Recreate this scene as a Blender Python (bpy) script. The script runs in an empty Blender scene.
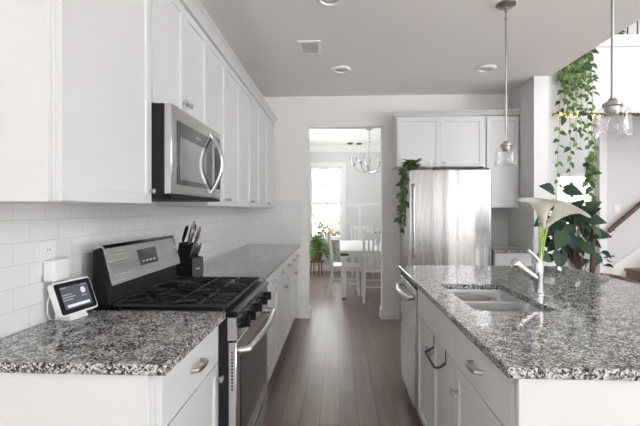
import bpy, bmesh, math, random
from mathutils import Vector, Matrix, Euler
PI = math.pi
SC = bpy.context.scene
COL = SC.collection

# ------------------------------------------------------------------ camera, world, lights, exposure
cam_data = bpy.data.cameras.new('camera')
cam = bpy.data.objects.new('camera', cam_data)
COL.objects.link(cam)
cam_data.sensor_width = 36
cam_data.lens = 416 / 640 * 36
cam_data.shift_y = -3.1 / 640
cam_data.clip_start = 0.02
cam.location = (0, 0, 1.338)
cam.rotation_euler = (PI / 2, 0, 0.0461)
SC.camera = cam

world = bpy.data.worlds.new('sky')
SC.world = world
world.use_nodes = True
wnt = world.node_tree
bgn = wnt.nodes['Background']
# overcast sky; horizon band dimmed and lower half brightened to shape the indoor light
tcw = wnt.nodes.new('ShaderNodeTexCoord'); sxw = wnt.nodes.new('ShaderNodeSeparateXYZ'); rpw = wnt.nodes.new('ShaderNodeValToRGB')
mrw = wnt.nodes.new('ShaderNodeMapRange')
mrw.inputs['From Min'].default_value = -.6; mrw.inputs['From Max'].default_value = .6
wnt.links.new(tcw.outputs['Generated'], sxw.inputs[0]); wnt.links.new(sxw.outputs[2], mrw.inputs[0]); wnt.links.new(mrw.outputs[0], rpw.inputs[0])
WLOW, WMID, WHIGH = 2.7, .60, 1.25        # brightened lower half, dimmed horizon band, overcast sky
els = rpw.color_ramp.elements
els.new(.5); els.new(.5)
for el, p_, v_, c_ in ((els[0], .30, WLOW, (.98, .985, 1)), (els[1], .46, WMID, (.96, .98, 1)), (els[2], .60, WMID, (.95, .975, 1)), (els[3], .78, WHIGH, (.94, .97, 1))):
    el.position = p_; el.color = (c_[0] * v_, c_[1] * v_, c_[2] * v_, 1)
wnt.links.new(rpw.outputs[0], bgn.inputs[0])
bgn.inputs[1].default_value = 5.0

def area(name, loc, rot, sx, sy, watts, col=(1, 1, 1)):
    l = bpy.data.lights.new(name, 'AREA')
    l.shape = 'RECTANGLE'; l.size = sx; l.size_y = sy
    l.energy = watts; l.color = col
    o = bpy.data.objects.new(name, l)
    COL.objects.link(o)
    o.location = loc; o.rotation_euler = rot
    return o
# the sun stands high behind the camera: it lights the ground and the house outside and enters by the rear windows
sun = bpy.data.lights.new('sun', 'SUN'); sun.energy = 28; sun.angle = math.radians(2); sun.color = (.96, .985, 1)
suno = bpy.data.objects.new('sun', sun); COL.objects.link(suno)
suno.rotation_euler = (math.radians(40), 0, math.radians(-12))
# added fill lamp in the side opening, brightening the dining room like bounced daylight
area('dining_fill', (-1.2, 7.5, .95), (PI * .72, 0, -PI / 2), 1.6, .5, 8, (1, .98, .95))
SC.view_settings.view_transform = 'Standard'
SC.view_settings.look = 'None'
SC.view_settings.gamma = 1
SC.view_settings.use_curve_mapping = False
SC.view_settings.exposure = 0.50

# ------------------------------------------------------------------ photograph -> place
F_, TH, Y0, HH = 416.0, .0461, 209.9, 1.338
def un(px, py, X=None, Y=None, Z=None):
    a = (px - 320) / F_; b = (Y0 - py) / F_
    dx = a * math.cos(TH) - math.sin(TH); dy = a * math.sin(TH) + math.cos(TH)
    t = X / dx if X is not None else (Y / dy if Y is not None else (Z - HH) / b)
    return Vector((dx * t, dy * t, HH + b * t))

# ------------------------------------------------------------------ materials
def mat(name, col, rough=.5, metal=0.0, spec=.5, emit=None, es=1.0, coat=0):
    m = bpy.data.materials.new(name); m.use_nodes = True
    b = m.node_tree.nodes['Principled BSDF']
    b.inputs['Base Color'].default_value = (*col, 1)
    b.inputs['Roughness'].default_value = rough
    b.inputs['Metallic'].default_value = metal
    b.inputs['Specular IOR Level'].default_value = spec
    b.inputs['Coat Weight'].default_value = coat
    if emit:
        b.inputs['Emission Color'].default_value = (*emit, 1)
        b.inputs['Emission Strength'].default_value = es
    return m
def N(m, t, **kw):
    n = m.node_tree.nodes.new(t)
    for k, v in kw.items():
        setattr(n, k, v)
    return n
def L(m, a, b): m.node_tree.links.new(a, b)
def bsdf(m): return m.node_tree.nodes['Principled BSDF']
def ramp(m, stops, interp='LINEAR'):
    r = N(m, 'ShaderNodeValToRGB'); r.color_ramp.interpolation = interp
    e = r.color_ramp.elements
    while len(e) < len(stops): e.new(.5)
    for el, (p, c) in zip(e, stops):
        el.position = p; el.color = (*c, 1) if len(c) == 3 else c
    return r
def coords(m, scale=(1, 1, 1), rot=(0, 0, 0), loc=(0, 0, 0)):
    g = N(m, 'ShaderNodeNewGeometry'); mp = N(m, 'ShaderNodeMapping')
    L(m, g.outputs['Position'], mp.inputs[0])
    mp.inputs['Scale'].default_value = scale; mp.inputs['Rotation'].default_value = rot
    mp.inputs['Location'].default_value = loc
    return mp
def bumped(m, height, strength, dist=.01):
    b = N(m, 'ShaderNodeBump'); b.inputs['Strength'].default_value = strength
    b.inputs['Distance'].default_value = dist
    L(m, height, b.inputs['Height']); L(m, b.outputs[0], bsdf(m).inputs['Normal'])
def painted(name, col, rough, sc=35, st=.04, var=.02):
    m = mat(name, col, rough)
    c = coords(m); n = N(m, 'ShaderNodeTexNoise'); n.inputs['Scale'].default_value = sc
    n.inputs['Detail'].default_value = 3
    L(m, c.outputs[0], n.inputs['Vector'])
    r = ramp(m, [(.3, tuple(x * (1 - var) for x in col)), (.7, tuple(min(1, x * (1 + var)) for x in col))])
    L(m, n.outputs[0], r.inputs[0]); L(m, r.outputs[0], bsdf(m).inputs['Base Color'])
    bumped(m, n.outputs[0], st, .003)
    return m
M = {}
M['cab'] = painted('white_cabinet_paint', (.70, .71, .705), .33, 8, .01, .008)
M['wall'] = painted('wall_paint', (.83, .815, .79), .6, 120, .05, .01)
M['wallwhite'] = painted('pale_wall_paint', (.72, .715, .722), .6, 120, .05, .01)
M['ceil'] = painted('ceiling_paint', (.93, .92, .90), .8, 160, .08, .012)
M['trim'] = painted('trim_paint', (.85, .85, .84), .35, 20, .01, .006)
M['fixture'] = mat('white_ceiling_fixture', (.97, .97, .96), .4)
M['furn'] = painted('white_furniture_paint', (.86, .86, .85), .35, 20, .01, .01)
M['nickel'] = mat('brushed_nickel', (.46, .445, .43), .3, 1)
M['chrome'] = mat('chrome', (.60, .60, .61), .14, 1)
M['iron'] = mat('cast_iron', (.022, .022, .022), .3)
M['blackgloss'] = mat('black_enamel', (.010, .010, .012), .32)
M['blacksteel'] = painted('dark_side_panel', (.018, .018, .021), .5, 60, .03, .1)
M['blackplastic'] = mat('black_plastic', (.008, .008, .009), .5)
M['greyplastic'] = mat('dark_grey_plastic', (.07, .07, .08), .5)
M['darkglass'] = mat('dark_oven_glass', (.022, .022, .03), .06, 0, .6)
M['microglass'] = mat('tinted_microwave_glass', (.13, .13, .135), .08, .6)
M['mirrorglass'] = mat('reflective_microwave_glass', (.50, .50, .51), .10, .85)
M['whiteplastic'] = mat('white_plastic', (.86, .86, .85), .35)
M['slot'] = mat('dark_slot', (.05, .05, .05), .6)
M['ventgrey'] = mat('vent_shadow_grey', (.12, .12, .12), .6)
M['screen'] = mat('display_screen', (.02, .02, .025), .12, emit=(.06, .065, .09), es=1.0)
M['screenlit'] = mat('display_lit_marks', (.6, .6, .62), .3, emit=(.75, .77, .82), es=.25)
M['screentext'] = mat('display_dim_text', (.2, .2, .2), .3, emit=(.3, .31, .34), es=.35)
M['lcd'] = mat('range_display_glass', (.03, .03, .035), .08)
M['lens'] = mat('frosted_light_lens', (.62, .62, .61), .5)
for k_ in ('blacksteel', 'blackplastic', 'blackgloss'): bsdf(M[k_]).inputs['Specular IOR Level'].default_value = .16
M['wooddark'] = painted('dark_brown_wood', (.11, .055, .04), .35, 30, .05, .25)
M['woodbrown'] = painted('brown_wood', (.24, .13, .08), .4, 30, .05, .2)
M['carpet'] = painted('brown_stair_carpet', (.27, .2, .16), .9, 200, .3, .15)
M['pot'] = painted('pale_ceramic', (.66, .7, .78), .3, 15, .01, .03)
M['darkpot'] = mat('dark_plant_pot', (.05, .045, .04), .5)
M['stem'] = mat('green_stem', (.16, .30, .06), .5)
M['brownstem'] = mat('brown_stem', (.13, .08, .05), .7)
M['lilystem'] = mat('lily_stem', (.34, .52, .12), .4)
M['lilywhite'] = mat('lily_petal', (.88, .88, .80), .45)
M['spadix'] = mat('yellow_spadix', (.85, .6, .1), .5)
M['cotton'] = mat('white_blossom', (.9, .9, .88), .8)
M['basket'] = painted('wicker', (.25, .16, .09), .8, 120, .3, .3)
M['siding'] = painted('house_siding', (.66, .66, .67), .7, 5, .02, .03)
M['roofing'] = painted('roof_shingle', (.42, .40, .40), .9, 25, .1, .15)
M['grass'] = painted('lawn', (.25, .33, .14), .95, 4, .2, .3)
M['gold'] = mat('warm_fairy_light', (.9, .6, .2), .3, emit=(1.0, .62, .18), es=2.0)
M['picture'] = painted('dark_picture', (.12, .09, .08), .4, 12, .02, .6)
M['darkmetal'] = mat('dark_baluster_metal', (.04, .04, .04), .4)
M['soil'] = mat('soil', (.05, .035, .025), .95)

def greenery(name, c1, c2, c3, rough=.4):
    m = mat(name, c1, rough, 0, .25)
    g = N(m, 'ShaderNodeNewGeometry')
    r = ramp(m, [(0, c1), (.55, c2), (1, c3)])
    L(m, g.outputs['Random Per Island'], r.inputs[0]); L(m, r.outputs[0], bsdf(m).inputs['Base Color'])
    return m
M['pothos'] = greenery('pothos_leaves', (.03, .07, .028), (.07, .13, .045), (.17, .26, .08))
M['darkleaf'] = greenery('dark_green_leaves', (.008, .026, .018), (.02, .05, .03), (.05, .10, .035), .45)
M['fern'] = greenery('fern_fronds', (.05, .13, .02), (.09, .2, .035), (.17, .29, .07))
M['tree'] = greenery('tree_leaves', (.022, .035, .012), (.04, .05, .018), (.06, .05, .025), .7)

def thin_glass(name, tint=(1, 1, 1), lo=.03, hi=.5, rough=.02):
    m = bpy.data.materials.new(name); m.use_nodes = True
    nt = m.node_tree; nt.nodes.remove(bsdf(m))
    out = nt.nodes['Material Output']
    tr = N(m, 'ShaderNodeBsdfTransparent'); tr.inputs[0].default_value = (*tint, 1)
    gl = N(m, 'ShaderNodeBsdfGlossy'); gl.inputs['Roughness'].default_value = rough
    lw = N(m, 'ShaderNodeLayerWeight'); lw.inputs[0].default_value = .35
    mr = N(m, 'ShaderNodeMapRange'); mr.inputs['To Min'].default_value = lo; mr.inputs['To Max'].default_value = hi
    mx = N(m, 'ShaderNodeMixShader')
    L(m, lw.outputs['Facing'], mr.inputs[0]); L(m, mr.outputs[0], mx.inputs[0])
    L(m, tr.outputs[0], mx.inputs[1]); L(m, gl.outputs[0], mx.inputs[2]); L(m, mx.outputs[0], out.inputs[0])
    return m
M['glass'] = thin_glass('clear_glass', (.985, .985, .985), .03, .42)
M['pane'] = thin_glass('window_pane_glass', (.98, .98, .98), .03, .3)

def stainless(name, base=.62, rough=.16, wav=0.0, grain_axis=2):
    m = mat(name, (base, base, base * .99), rough, 1)
    s = [260, 260, 260]; s[grain_axis] = 3
    c = coords(m, tuple(s)); n = N(m, 'ShaderNodeTexNoise'); n.inputs['Scale'].default_value = 1
    n.inputs['Detail'].default_value = 2
    L(m, c.outputs[0], n.inputs['Vector'])
    r = ramp(m, [(.3, (rough * .8,) * 3), (.7, (rough * 1.3,) * 3)])
    L(m, n.outputs[0], r.inputs[0]); L(m, r.outputs[0], bsdf(m).inputs['Roughness'])
    if wav:
        c2 = coords(m, (8.0, 8.0, .03)); n2 = N(m, 'ShaderNodeTexNoise'); n2.inputs['Scale'].default_value = 1
        n2.inputs['Detail'].default_value = 0
        L(m, c2.outputs[0], n2.inputs['Vector'])
        bumped(m, n2.outputs[0], 1.0, wav)
    bsdf(m).inputs['Anisotropic'].default_value = .4 if not wav else .93
    if wav:      # horizontal brushing: reflections smear vertically
        tg_ = N(m, 'ShaderNodeTangent', direction_type='RADIAL', axis='Z')
        L(m, tg_.outputs[0], bsdf(m).inputs['Tangent']); bsdf(m).inputs['Anisotropic Rotation'].default_value = .25
    return m
M['steel'] = stainless('stainless_steel')
M['fridge'] = stainless('fridge_stainless', .58, .27, .022)
M['steelh'] = stainless('stainless_horizontal_grain', .56, .22, 0, 1)
M['sinksteel'] = stainless('sink_stainless', .60, .30, 0, 0)

# granite
g = M['granite'] = mat('speckled_granite', (.3, .3, .3), .07, 0, .5)
c = coords(g)
nz = N(g, 'ShaderNodeTexNoise'); nz.inputs['Scale'].default_value = 60; nz.inputs['Detail'].default_value = 2
L(g, c.outputs[0], nz.inputs['Vector'])
mixv = N(g, 'ShaderNodeVectorMath', operation='MULTIPLY_ADD')
L(g, nz.outputs['Color'], mixv.inputs[0]); mixv.inputs[1].default_value = (.012,) * 3; L(g, c.outputs[0], mixv.inputs[2])
vo = N(g, 'ShaderNodeTexVoronoi'); vo.inputs['Scale'].default_value = 190
L(g, mixv.outputs[0], vo.inputs['Vector'])
sep = N(g, 'ShaderNodeSeparateColor'); L(g, vo.outputs['Color'], sep.inputs[0])
big = N(g, 'ShaderNodeTexNoise'); big.inputs['Scale'].default_value = 22; big.inputs['Detail'].default_value = 3
L(g, c.outputs[0], big.inputs['Vector'])
ad = N(g, 'ShaderNodeMath', operation='MULTIPLY_ADD')
L(g, big.outputs[0], ad.inputs[0]); ad.inputs[1].default_value = 1.1; 
sb = N(g, 'ShaderNodeMath', operation='ADD'); L(g, sep.outputs[0], sb.inputs[0]); sb.inputs[1].default_value = -.55
L(g, sb.outputs[0], ad.inputs[2])
gr = ramp(g, [(0, (.015, .015, .015)), (.18, (.07, .069, .067)), (.34, (.2, .197, .192)), (.5, (.36, .355, .345)), (.76, (.62, .615, .6))], 'CONSTANT')
L(g, ad.outputs[0], gr.inputs[0]); L(g, gr.outputs[0], bsdf(g).inputs['Base Color'])

# wood plank floor, planks running away from the camera
w = M['floor'] = mat('brown_plank_floor', (.12, .09, .075), .32, 0, .5)
c = coords(w, (1, 1, 1), (0, 0, PI / 2))
br = N(w, 'ShaderNodeTexBrick'); br.offset = .37; br.squash = 1
br.inputs['Scale'].default_value = 1; br.inputs['Brick Width'].default_value = 1.3
br.inputs['Row Height'].default_value = .125; br.inputs['Mortar Size'].default_value = .0018
br.inputs['Mortar Smooth'].default_value = .3
br.inputs['Color1'].default_value = (.225, .16, .142, 1); br.inputs['Color2'].default_value = (.315, .235, .213, 1)
br.inputs['Mortar'].default_value = (.03, .022, .02, 1)
L(w, c.outputs[0], br.inputs['Vector'])
c2 = coords(w, (16, 1.1, 1)); gn = N(w, 'ShaderNodeTexNoise'); gn.inputs['Scale'].default_value = 1; gn.inputs['Detail'].default_value = 6
gn.inputs['Distortion'].default_value = .6
L(w, c2.outputs[0], gn.inputs['Vector'])
grr = ramp(w, [(.3, (.78, .77, .76)), (.7, (1.18, 1.18, 1.18))])
L(w, gn.outputs[0], grr.inputs[0])
mu = N(w, 'ShaderNodeMix', data_type='RGBA', blend_type='MULTIPLY'); mu.inputs[0].default_value = 1
L(w, br.outputs['Color'], mu.inputs[6]); L(w, grr.outputs[0], mu.inputs[7]); L(w, mu.outputs[2], bsdf(w).inputs['Base Color'])
rr = ramp(w, [(.3, (.30,) * 3), (.7, (.34,) * 3)]); L(w, gn.outputs[0], rr.inputs[0]); L(w, rr.outputs[0], bsdf(w).inputs['Roughness'])
bumped(w, br.outputs['Fac'], -.3, .002)

def tile(name, rot, loc=(0, 0, 0)):
    m = mat(name, (.78, .78, .76), .1, 0, .5)
    g_ = N(m, 'ShaderNodeNewGeometry'); sp = N(m, 'ShaderNodeSeparateXYZ'); cb = N(m, 'ShaderNodeCombineXYZ')
    L(m, g_.outputs['Position'], sp.inputs[0])
    L(m, sp.outputs[1 if rot == 'Y' else 0], cb.inputs[0]); L(m, sp.outputs[2], cb.inputs[1])
    mp = N(m, 'ShaderNodeMapping'); mp.inputs['Location'].default_value = loc
    L(m, cb.outputs[0], mp.inputs[0])
    b = N(m, 'ShaderNodeTexBrick'); b.offset = .5
    b.inputs['Scale'].default_value = 1; b.inputs['Brick Width'].default_value = .1545; b.inputs['Row Height'].default_value = .0775
    b.inputs['Mortar Size'].default_value = .0016; b.inputs['Mortar Smooth'].default_value = .2
    b.inputs['Color1'].default_value = (.83, .83, .81, 1); b.inputs['Color2'].default_value = (.80, .80, .785, 1)
    b.inputs['Mortar'].default_value = (.69, .685, .675, 1)
    L(m, mp.outputs[0], b.inputs['Vector']); L(m, b.outputs['Color'], bsdf(m).inputs['Base Color'])
    nz = N(m, 'ShaderNodeTexNoise'); nz.inputs['Scale'].default_value = 14; L(m, g_.outputs['Position'], nz.inputs['Vector'])
    mm = N(m, 'ShaderNodeMath', operation='MULTIPLY_ADD'); mm.inputs[1].default_value = .25
    iv = N(m, 'ShaderNodeMath', operation='SUBTRACT'); iv.inputs[0].default_value = 1; L(m, b.outputs['Fac'], iv.inputs[1])
    L(m, nz.outputs[0], mm.inputs[0]); L(m, iv.outputs[0], mm.inputs[2])
    bumped(m, mm.outputs[0], .5, .0025)
    return m
M['tileY'] = tile('white_subway_tile', 'Y', (.02, -.914, 0))
M['tileX'] = tile('white_subway_tile_end', 'X', (.03, -.914, 0))

# ------------------------------------------------------------------ mesh helpers
WL = {}      # world origin of each root / part, so parts can be written in world coordinates
class MB:
    def __init__(s): s.bm = bmesh.new()
    def box(s, x0, x1, y0, y1, z0, z1, bev=0.0, seg=1):
        mtx = Matrix.Translation(((x0 + x1) / 2, (y0 + y1) / 2, (z0 + z1) / 2)) @ Matrix.Diagonal((abs(x1 - x0), abs(y1 - y0), abs(z1 - z0), 1))
        r = bmesh.ops.create_cube(s.bm, size=1, matrix=mtx)
        if bev:
            ed = list({e for v in r['verts'] for e in v.link_edges})
            rr = bmesh.ops.bevel(s.bm, geom=ed, offset=bev, segments=seg, affect='EDGES', profile=.5)
            if seg > 1:
                for f in rr['faces']: f.smooth = True
        return s
    def door(s, facing, back, thick, u0, u1, z0, z1, rail=.058, deep=.009):
        """a shaker panel: one closed mesh whose front is inset and recessed"""
        if facing == '+X': a = (back, back + thick, u0, u1)
        elif facing == '-X': a = (back - thick, back, u0, u1)
        else: a = (u0, u1, back - thick, back)
        n0 = len(s.bm.faces)
        s.box(*a, z0, z1)
        s.bm.faces.ensure_lookup_table()
        d = {'+X': Vector((1, 0, 0)), '-X': Vector((-1, 0, 0)), '-Y': Vector((0, -1, 0))}[facing]
        s.bm.normal_update()
        f = [f for f in s.bm.faces[n0:] if f.normal.dot(d) > .9][0]
        if rail:
            bmesh.ops.inset_region(s.bm, faces=[f], thickness=rail)
            bmesh.ops.inset_region(s.bm, faces=[f], thickness=.004)
            bmesh.ops.translate(s.bm, verts=f.verts, vec=-d * deep)
        else:
            bmesh.ops.inset_region(s.bm, faces=[f], thickness=.003)
            for v in f.verts: pass
        return s
    def cyl(s, p0, p1, r0, r1=None, n=16, cap=True):
        p0, p1 = Vector(p0), Vector(p1); r1 = r0 if r1 is None else r1
        d = p1 - p0; q = d.to_track_quat('Z', 'Y').to_matrix().to_4x4()
        r = bmesh.ops.create_cone(s.bm, cap_ends=cap, segments=n, radius1=r0, radius2=r1, depth=d.length, matrix=Matrix.Translation((p0 + p1) / 2) @ q)
        for f in {f for v in r['verts'] for f in v.link_faces}:
            if len(f.verts) == 4: f.smooth = True
        return s
    def tube(s, pts, r, n=8, closed=False):
        pts = [Vector(p) for p in pts]; rs = r if isinstance(r, (list, tuple)) else [r] * len(pts)
        rings = []; m = len(pts); ref = None
        for i, p in enumerate(pts):
            a = pts[(i - 1) % m] if (i or closed) else p; b = pts[(i + 1) % m] if (i < m - 1 or closed) else p
            t = (b - a).normalized()
            if ref is None:
                ref = Vector((0, 0, 1)) if abs(t.z) < .9 else Vector((1, 0, 0))
            u = (ref - t * ref.dot(t))
            if u.length < 1e-4: u = t.orthogonal()
            u.normalize(); v = t.cross(u); ref = u
            rings.append([s.bm.verts.new(p + (u * math.cos(2 * PI * k / n) + v * math.sin(2 * PI * k / n)) * rs[i]) for k in range(n)])
        for i in range(m if closed else m - 1):
            A, B = rings[i], rings[(i + 1) % m]
            for k in range(n):
                f = s.bm.faces.new((A[k], A[(k + 1) % n], B[(k + 1) % n], B[k])); f.smooth = True
        if not closed:
            s.bm.faces.new(rings[0][::-1]); s.bm.faces.new(rings[-1])
        return s
    def lathe(s, prof, c=(0, 0, 0), n=24, caps=True):
        c = Vector(c); rings = []
        for r, z in prof:
            rings.append([s.bm.verts.new(c + Vector((r * math.cos(2 * PI * k / n), r * math.sin(2 * PI * k / n), z))) for k in range(n)])
        for A, B in zip(rings, rings[1:]):
            for k in range(n):
                f = s.bm.faces.new((A[k], A[(k + 1) % n], B[(k + 1) % n], B[k])); f.smooth = True
        if caps:
            s.bm.faces.new(rings[0][::-1]); s.bm.faces.new(rings[-1])
        return s
    def prism(s, poly, axis, a0, a1):
        def P(p, a):
            return {'X': (a, p[0], p[1]), 'Y': (p[0], a, p[1]), 'Z': (p[0], p[1], a)}[axis]
        A = [s.bm.verts.new(P(p, a0)) for p in poly]; B = [s.bm.verts.new(P(p, a1)) for p in poly]
        n = len(poly)
        s.bm.faces.new(A[::-1]); s.bm.faces.new(B)
        for k in range(n): s.bm.faces.new((A[k], A[(k + 1) % n], B[(k + 1) % n], B[k]))
        return s
    def ball(s, c, r, sc=(1, 1, 1), u=12, v=8):
        rr = bmesh.ops.create_uvsphere(s.bm, u_segments=u, v_segments=v, radius=r, matrix=Matrix.Translation(c) @ Matrix.Diagonal((*sc, 1)))
        for f in {f for w_ in rr['verts'] for f in w_.link_faces}: f.smooth = True
        return s
    def leaf(s, base, d, up, ln, wd, fold=.18, droop=.25, heart=True):
        d = Vector(d).normalized(); up = Vector(up)
        side = d.cross(up)
        if side.length < 1e-3: side = d.orthogonal()
        side.normalize(); nrm = side.cross(d).normalized(); base = Vector(base)
        prof = [(0, .30), (.08, .78), (.28, 1), (.52, .82), (.78, .42), (1, .03)] if heart else [(0, .08), (.2, .7), (.42, 1), (.65, .8), (.85, .4), (1, .03)]
        rows = []
        for t, w_ in prof:
            o = base + d * ln * t - nrm * ln * droop * t * t
            if heart and t == 0: l_ = o - d * ln * .10
            else: l_ = o
            h = wd * .5 * w_
            rows.append((s.bm.verts.new(l_ + side * h + nrm * h * fold * 2), s.bm.verts.new(o), s.bm.verts.new(l_ - side * h + nrm * h * fold * 2)))
        for A, B in zip(rows, rows[1:]):
            for k in (0, 1):
                f = s.bm.faces.new((A[k], A[k + 1], B[k + 1], B[k])); f.smooth = True
        return s
    def xf(s, m):
        bmesh.ops.transform(s.bm, matrix=m, verts=s.bm.verts); return s

def obj(name, mb, material, parent=None, local=False, kind=None):
    me = bpy.data.meshes.new(name)
    bmesh.ops.recalc_face_normals(mb.bm, faces=mb.bm.faces)
    if parent is not None and not local:
        bmesh.ops.translate(mb.bm, verts=mb.bm.verts, vec=-WL[parent.name])
    mb.bm.to_mesh(me); mb.bm.free()
    me.materials.append(material if not isinstance(material, str) else M[material])
    me.set_sharp_from_angle(angle=math.radians(38))
    o = bpy.data.objects.new(name, me); COL.objects.link(o)
    if parent is not None:
        o.parent = parent; WL[o.name] = WL[parent.name]
    else: WL[o.name] = Vector((0, 0, 0))
    if kind: o['kind'] = kind
    return o
def struct(name, mb, material): return obj(name, mb, material, None, False, 'structure')
def thing(name, label, cat, loc=(0, 0, 0), rotz=0, group=None):
    o = bpy.data.objects.new(name, None); COL.objects.link(o)
    o.empty_display_size = .05
    o.location = loc; o.rotation_euler = (0, 0, rotz); o['label'] = label; o['category'] = cat
    if group: o['group'] = group
    WL[o.name] = Vector(loc)
    return o
def tag(o, label, cat, group=None):
    o['label'] = label; o['category'] = cat
    if group: o['group'] = group
    return o
def dup(root, loc, rotz=0, label=None, group=None):
    r = root.copy(); COL.objects.link(r); r.location = loc; r.rotation_euler = (0, 0, rotz)
    if label: r['label'] = label
    if group: r['group'] = group
    for ch in list(root.children):
        c_ = ch.copy(); COL.objects.link(c_); c_.parent = r
        for g_ in ch.children:
            d_ = g_.copy(); COL.objects.link(d_); d_.parent = c_
    return r
def box(*a, **k): return MB().box(*a, **k)

# ------------------------------------------------------------------ the setting
XW, YB, ZC = -1.121, 5.13, 2.74        # left wall, back wall, kitchen ceiling
RW0, RW1 = 2.04, 2.19                  # the short wall stub at the right
struct('floor', box(-1.4, 7.2, -7.2, 9.4, -.12, 0), 'floor')
struct('wall_left', box(XW - .15, XW, -7.0, YB, 0, ZC), 'wall')
b = MB()                                # back wall around the doorway
D0, D1, DH = -.373, .524, 2.36
b.prism([(XW - .15, 0), (D0, 0), (D0, DH), (D1, DH), (D1, 0), (RW1, 0), (RW1, ZC), (XW - .15, ZC)], 'Y', YB, YB + .13)
struct('wall_back', b, 'wall')
struct('wall_right', box(RW0, RW1, 4.46, YB, 0, ZC), 'wallwhite')
struct('ceiling', box(XW - .15, 2.21, -7.0, YB + .05, ZC, ZC + .31), 'ceil')
struct('ceiling_dining', box(XW - .15, RW1, YB + .05, 9.25, ZC, ZC + .31), 'trim')
# dining room
def wall_with_holes(name, axis, a0, a1, u0, u1, z0, z1, holes, m):
    """holes: list of (u0,u1,z0,z1), sorted by u; wall is one mesh"""
    b = MB()
    def put(ua, ub, za, zb):
        if ub - ua < 1e-4 or zb - za < 1e-4: return
        if axis == 'Y': b.box(ua, ub, a0, a1, za, zb)
        else: b.box(a0, a1, ua, ub, za, zb)
    p = u0
    for h in holes:
        put(p, h[0], z0, z1); put(h[0], h[1], z0, h[2]); put(h[0], h[1], h[3], z1); p = h[1]
    put(p, u1, z0, z1)
    bmesh.ops.remove_doubles(b.bm, verts=b.bm.verts, dist=1e-5)
    return struct(name, b, m)
WX0, WX1, WZ0, WZ1 = -.64, .06, .70, 2.28
wall_with_holes('wall_far', 'Y', 9.1, 9.25, XW - .15, RW1, 0, ZC, [(WX0, WX1, WZ0, WZ1)], 'wallwhite')
wall_with_holes('wall_dining_left', 'X', XW - .15, XW, YB + .13, 9.1, 0, ZC, [(7.0, 7.8, .7, 2.3)], 'wallwhite')  # unseen side opening added to let daylight into the dining room
struct('wall_dining_right', box(RW0, RW1, YB + .13, 9.1, 0, ZC), 'wallwhite')
# window in the dining room wall: frame with meeting rail and muntins, one sheet of glass
b = MB()
for x0, x1, z0, z1 in [(WX0, WX0 + .05, WZ0, WZ1), (WX1 - .05, WX1, WZ0, WZ1), (WX0 + .05, WX1 - .05, WZ0, WZ0 + .05), (WX0 + .05, WX1 - .05, WZ1 - .05, WZ1),
                       (WX0 + .05, WX1 - .05, 1.455, 1.515)]:
    b.box(x0, x1, 9.12, 9.19, z0, z1)
for z0, z1 in [(1.515, WZ1 - .05)]:
    b.box((WX0 + WX1) / 2 - .016, (WX0 + WX1) / 2 + .016, 9.14, 9.165, z0, z1)
    b.box(WX0 + .05, WX1 - .05, 9.14, 9.165, (z0 + z1) / 2 - .016, (z0 + z1) / 2 + .016)
win = struct('window_1', b, 'trim')
obj('window_casing', MB().box(WX0 - .09, WX0, 9.08, 9.1, WZ0 - .02, WZ1 + .10, .004).box(WX1, WX1 + .09, 9.08, 9.1, WZ0 - .02, WZ1 + .10, .004)
    .box(WX0, WX1, 9.08, 9.1, WZ1, WZ1 + .10, .004), 'trim', win)
obj('window_sill', box(WX0 - .12, WX1 + .12, 9.04, 9.16, WZ0 - .035, WZ0, .006), 'trim', win)
obj('window_pane', box(WX0 + .04, WX1 - .04, 9.151, 9.155, WZ0 + .04, WZ1 - .04), 'pane', win)
def base_prof(x, h=.13, t=.016, s=1): return [(x, 0), (x + s * t, 0), (x + s * t, h - .02), (x + s * t * .4, h), (x, h)]
def base_y(name, y, x0, x1, h=.13, s=-1): return struct(name, MB().prism(base_prof(y, h, .016, s), 'X', x0, x1), 'trim')
def base_x(name, x, y0, y1, h=.13, s=1): return struct(name, MB().prism(base_prof(x, h, .016, s), 'Y', y0, y1), 'trim')
base_y('baseboard_back_left', YB, -.50, D0); base_y('baseboard_back_right', YB, D1, .725)
base_x('baseboard_doorway_left', D0, YB - .016, YB + .146, .13, 1); base_x('baseboard_doorway_right', D1, YB - .016, YB + .146, .13, -1)
base_y('baseboard_far', 9.1, XW, RW0)
base_x('baseboard_dining_right', RW0, YB + .13, 9.1, .13, -1)
struct('trim_1', MB().prism([(9.1, 1.42), (9.085, 1.42), (9.07, 1.45), (9.07, 1.475), (9.1, 1.475)], 'X', WX1 + .09, RW0), 'trim')       # chair rail
struct('trim_2', MB().prism([(9.1, 2.60), (9.085, 2.60), (9.01, 2.70), (9.01, ZC), (9.1, ZC)], 'X', XW, RW0), 'trim')              # crown
b = MB()
for x in (.42, 1.05, 1.68):
    b.box(x, x + .05, 9.088, 9.1, .13, 1.42)
bmesh.ops.remove_doubles(b.bm, verts=b.bm.verts, dist=1e-5)
struct('trim_3', b, 'trim')
# tile backsplashes
struct('trim_4', box(XW, XW + .008, 1.115, YB, .914, 1.45), 'tileY')['label'] = 'white subway tile backsplash on the left wall'
struct('trim_5', box(XW + .008, -.465, YB - .008, YB, .914, 1.45), 'tileX')
struct('trim_6', box(1.60, RW0 - .008, YB - .008, YB, .90, 1.45), 'tileX')
struct('trim_7', box(RW0 - .008, RW0, 4.50, YB, .90, 1.45), 'tileY')
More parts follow.
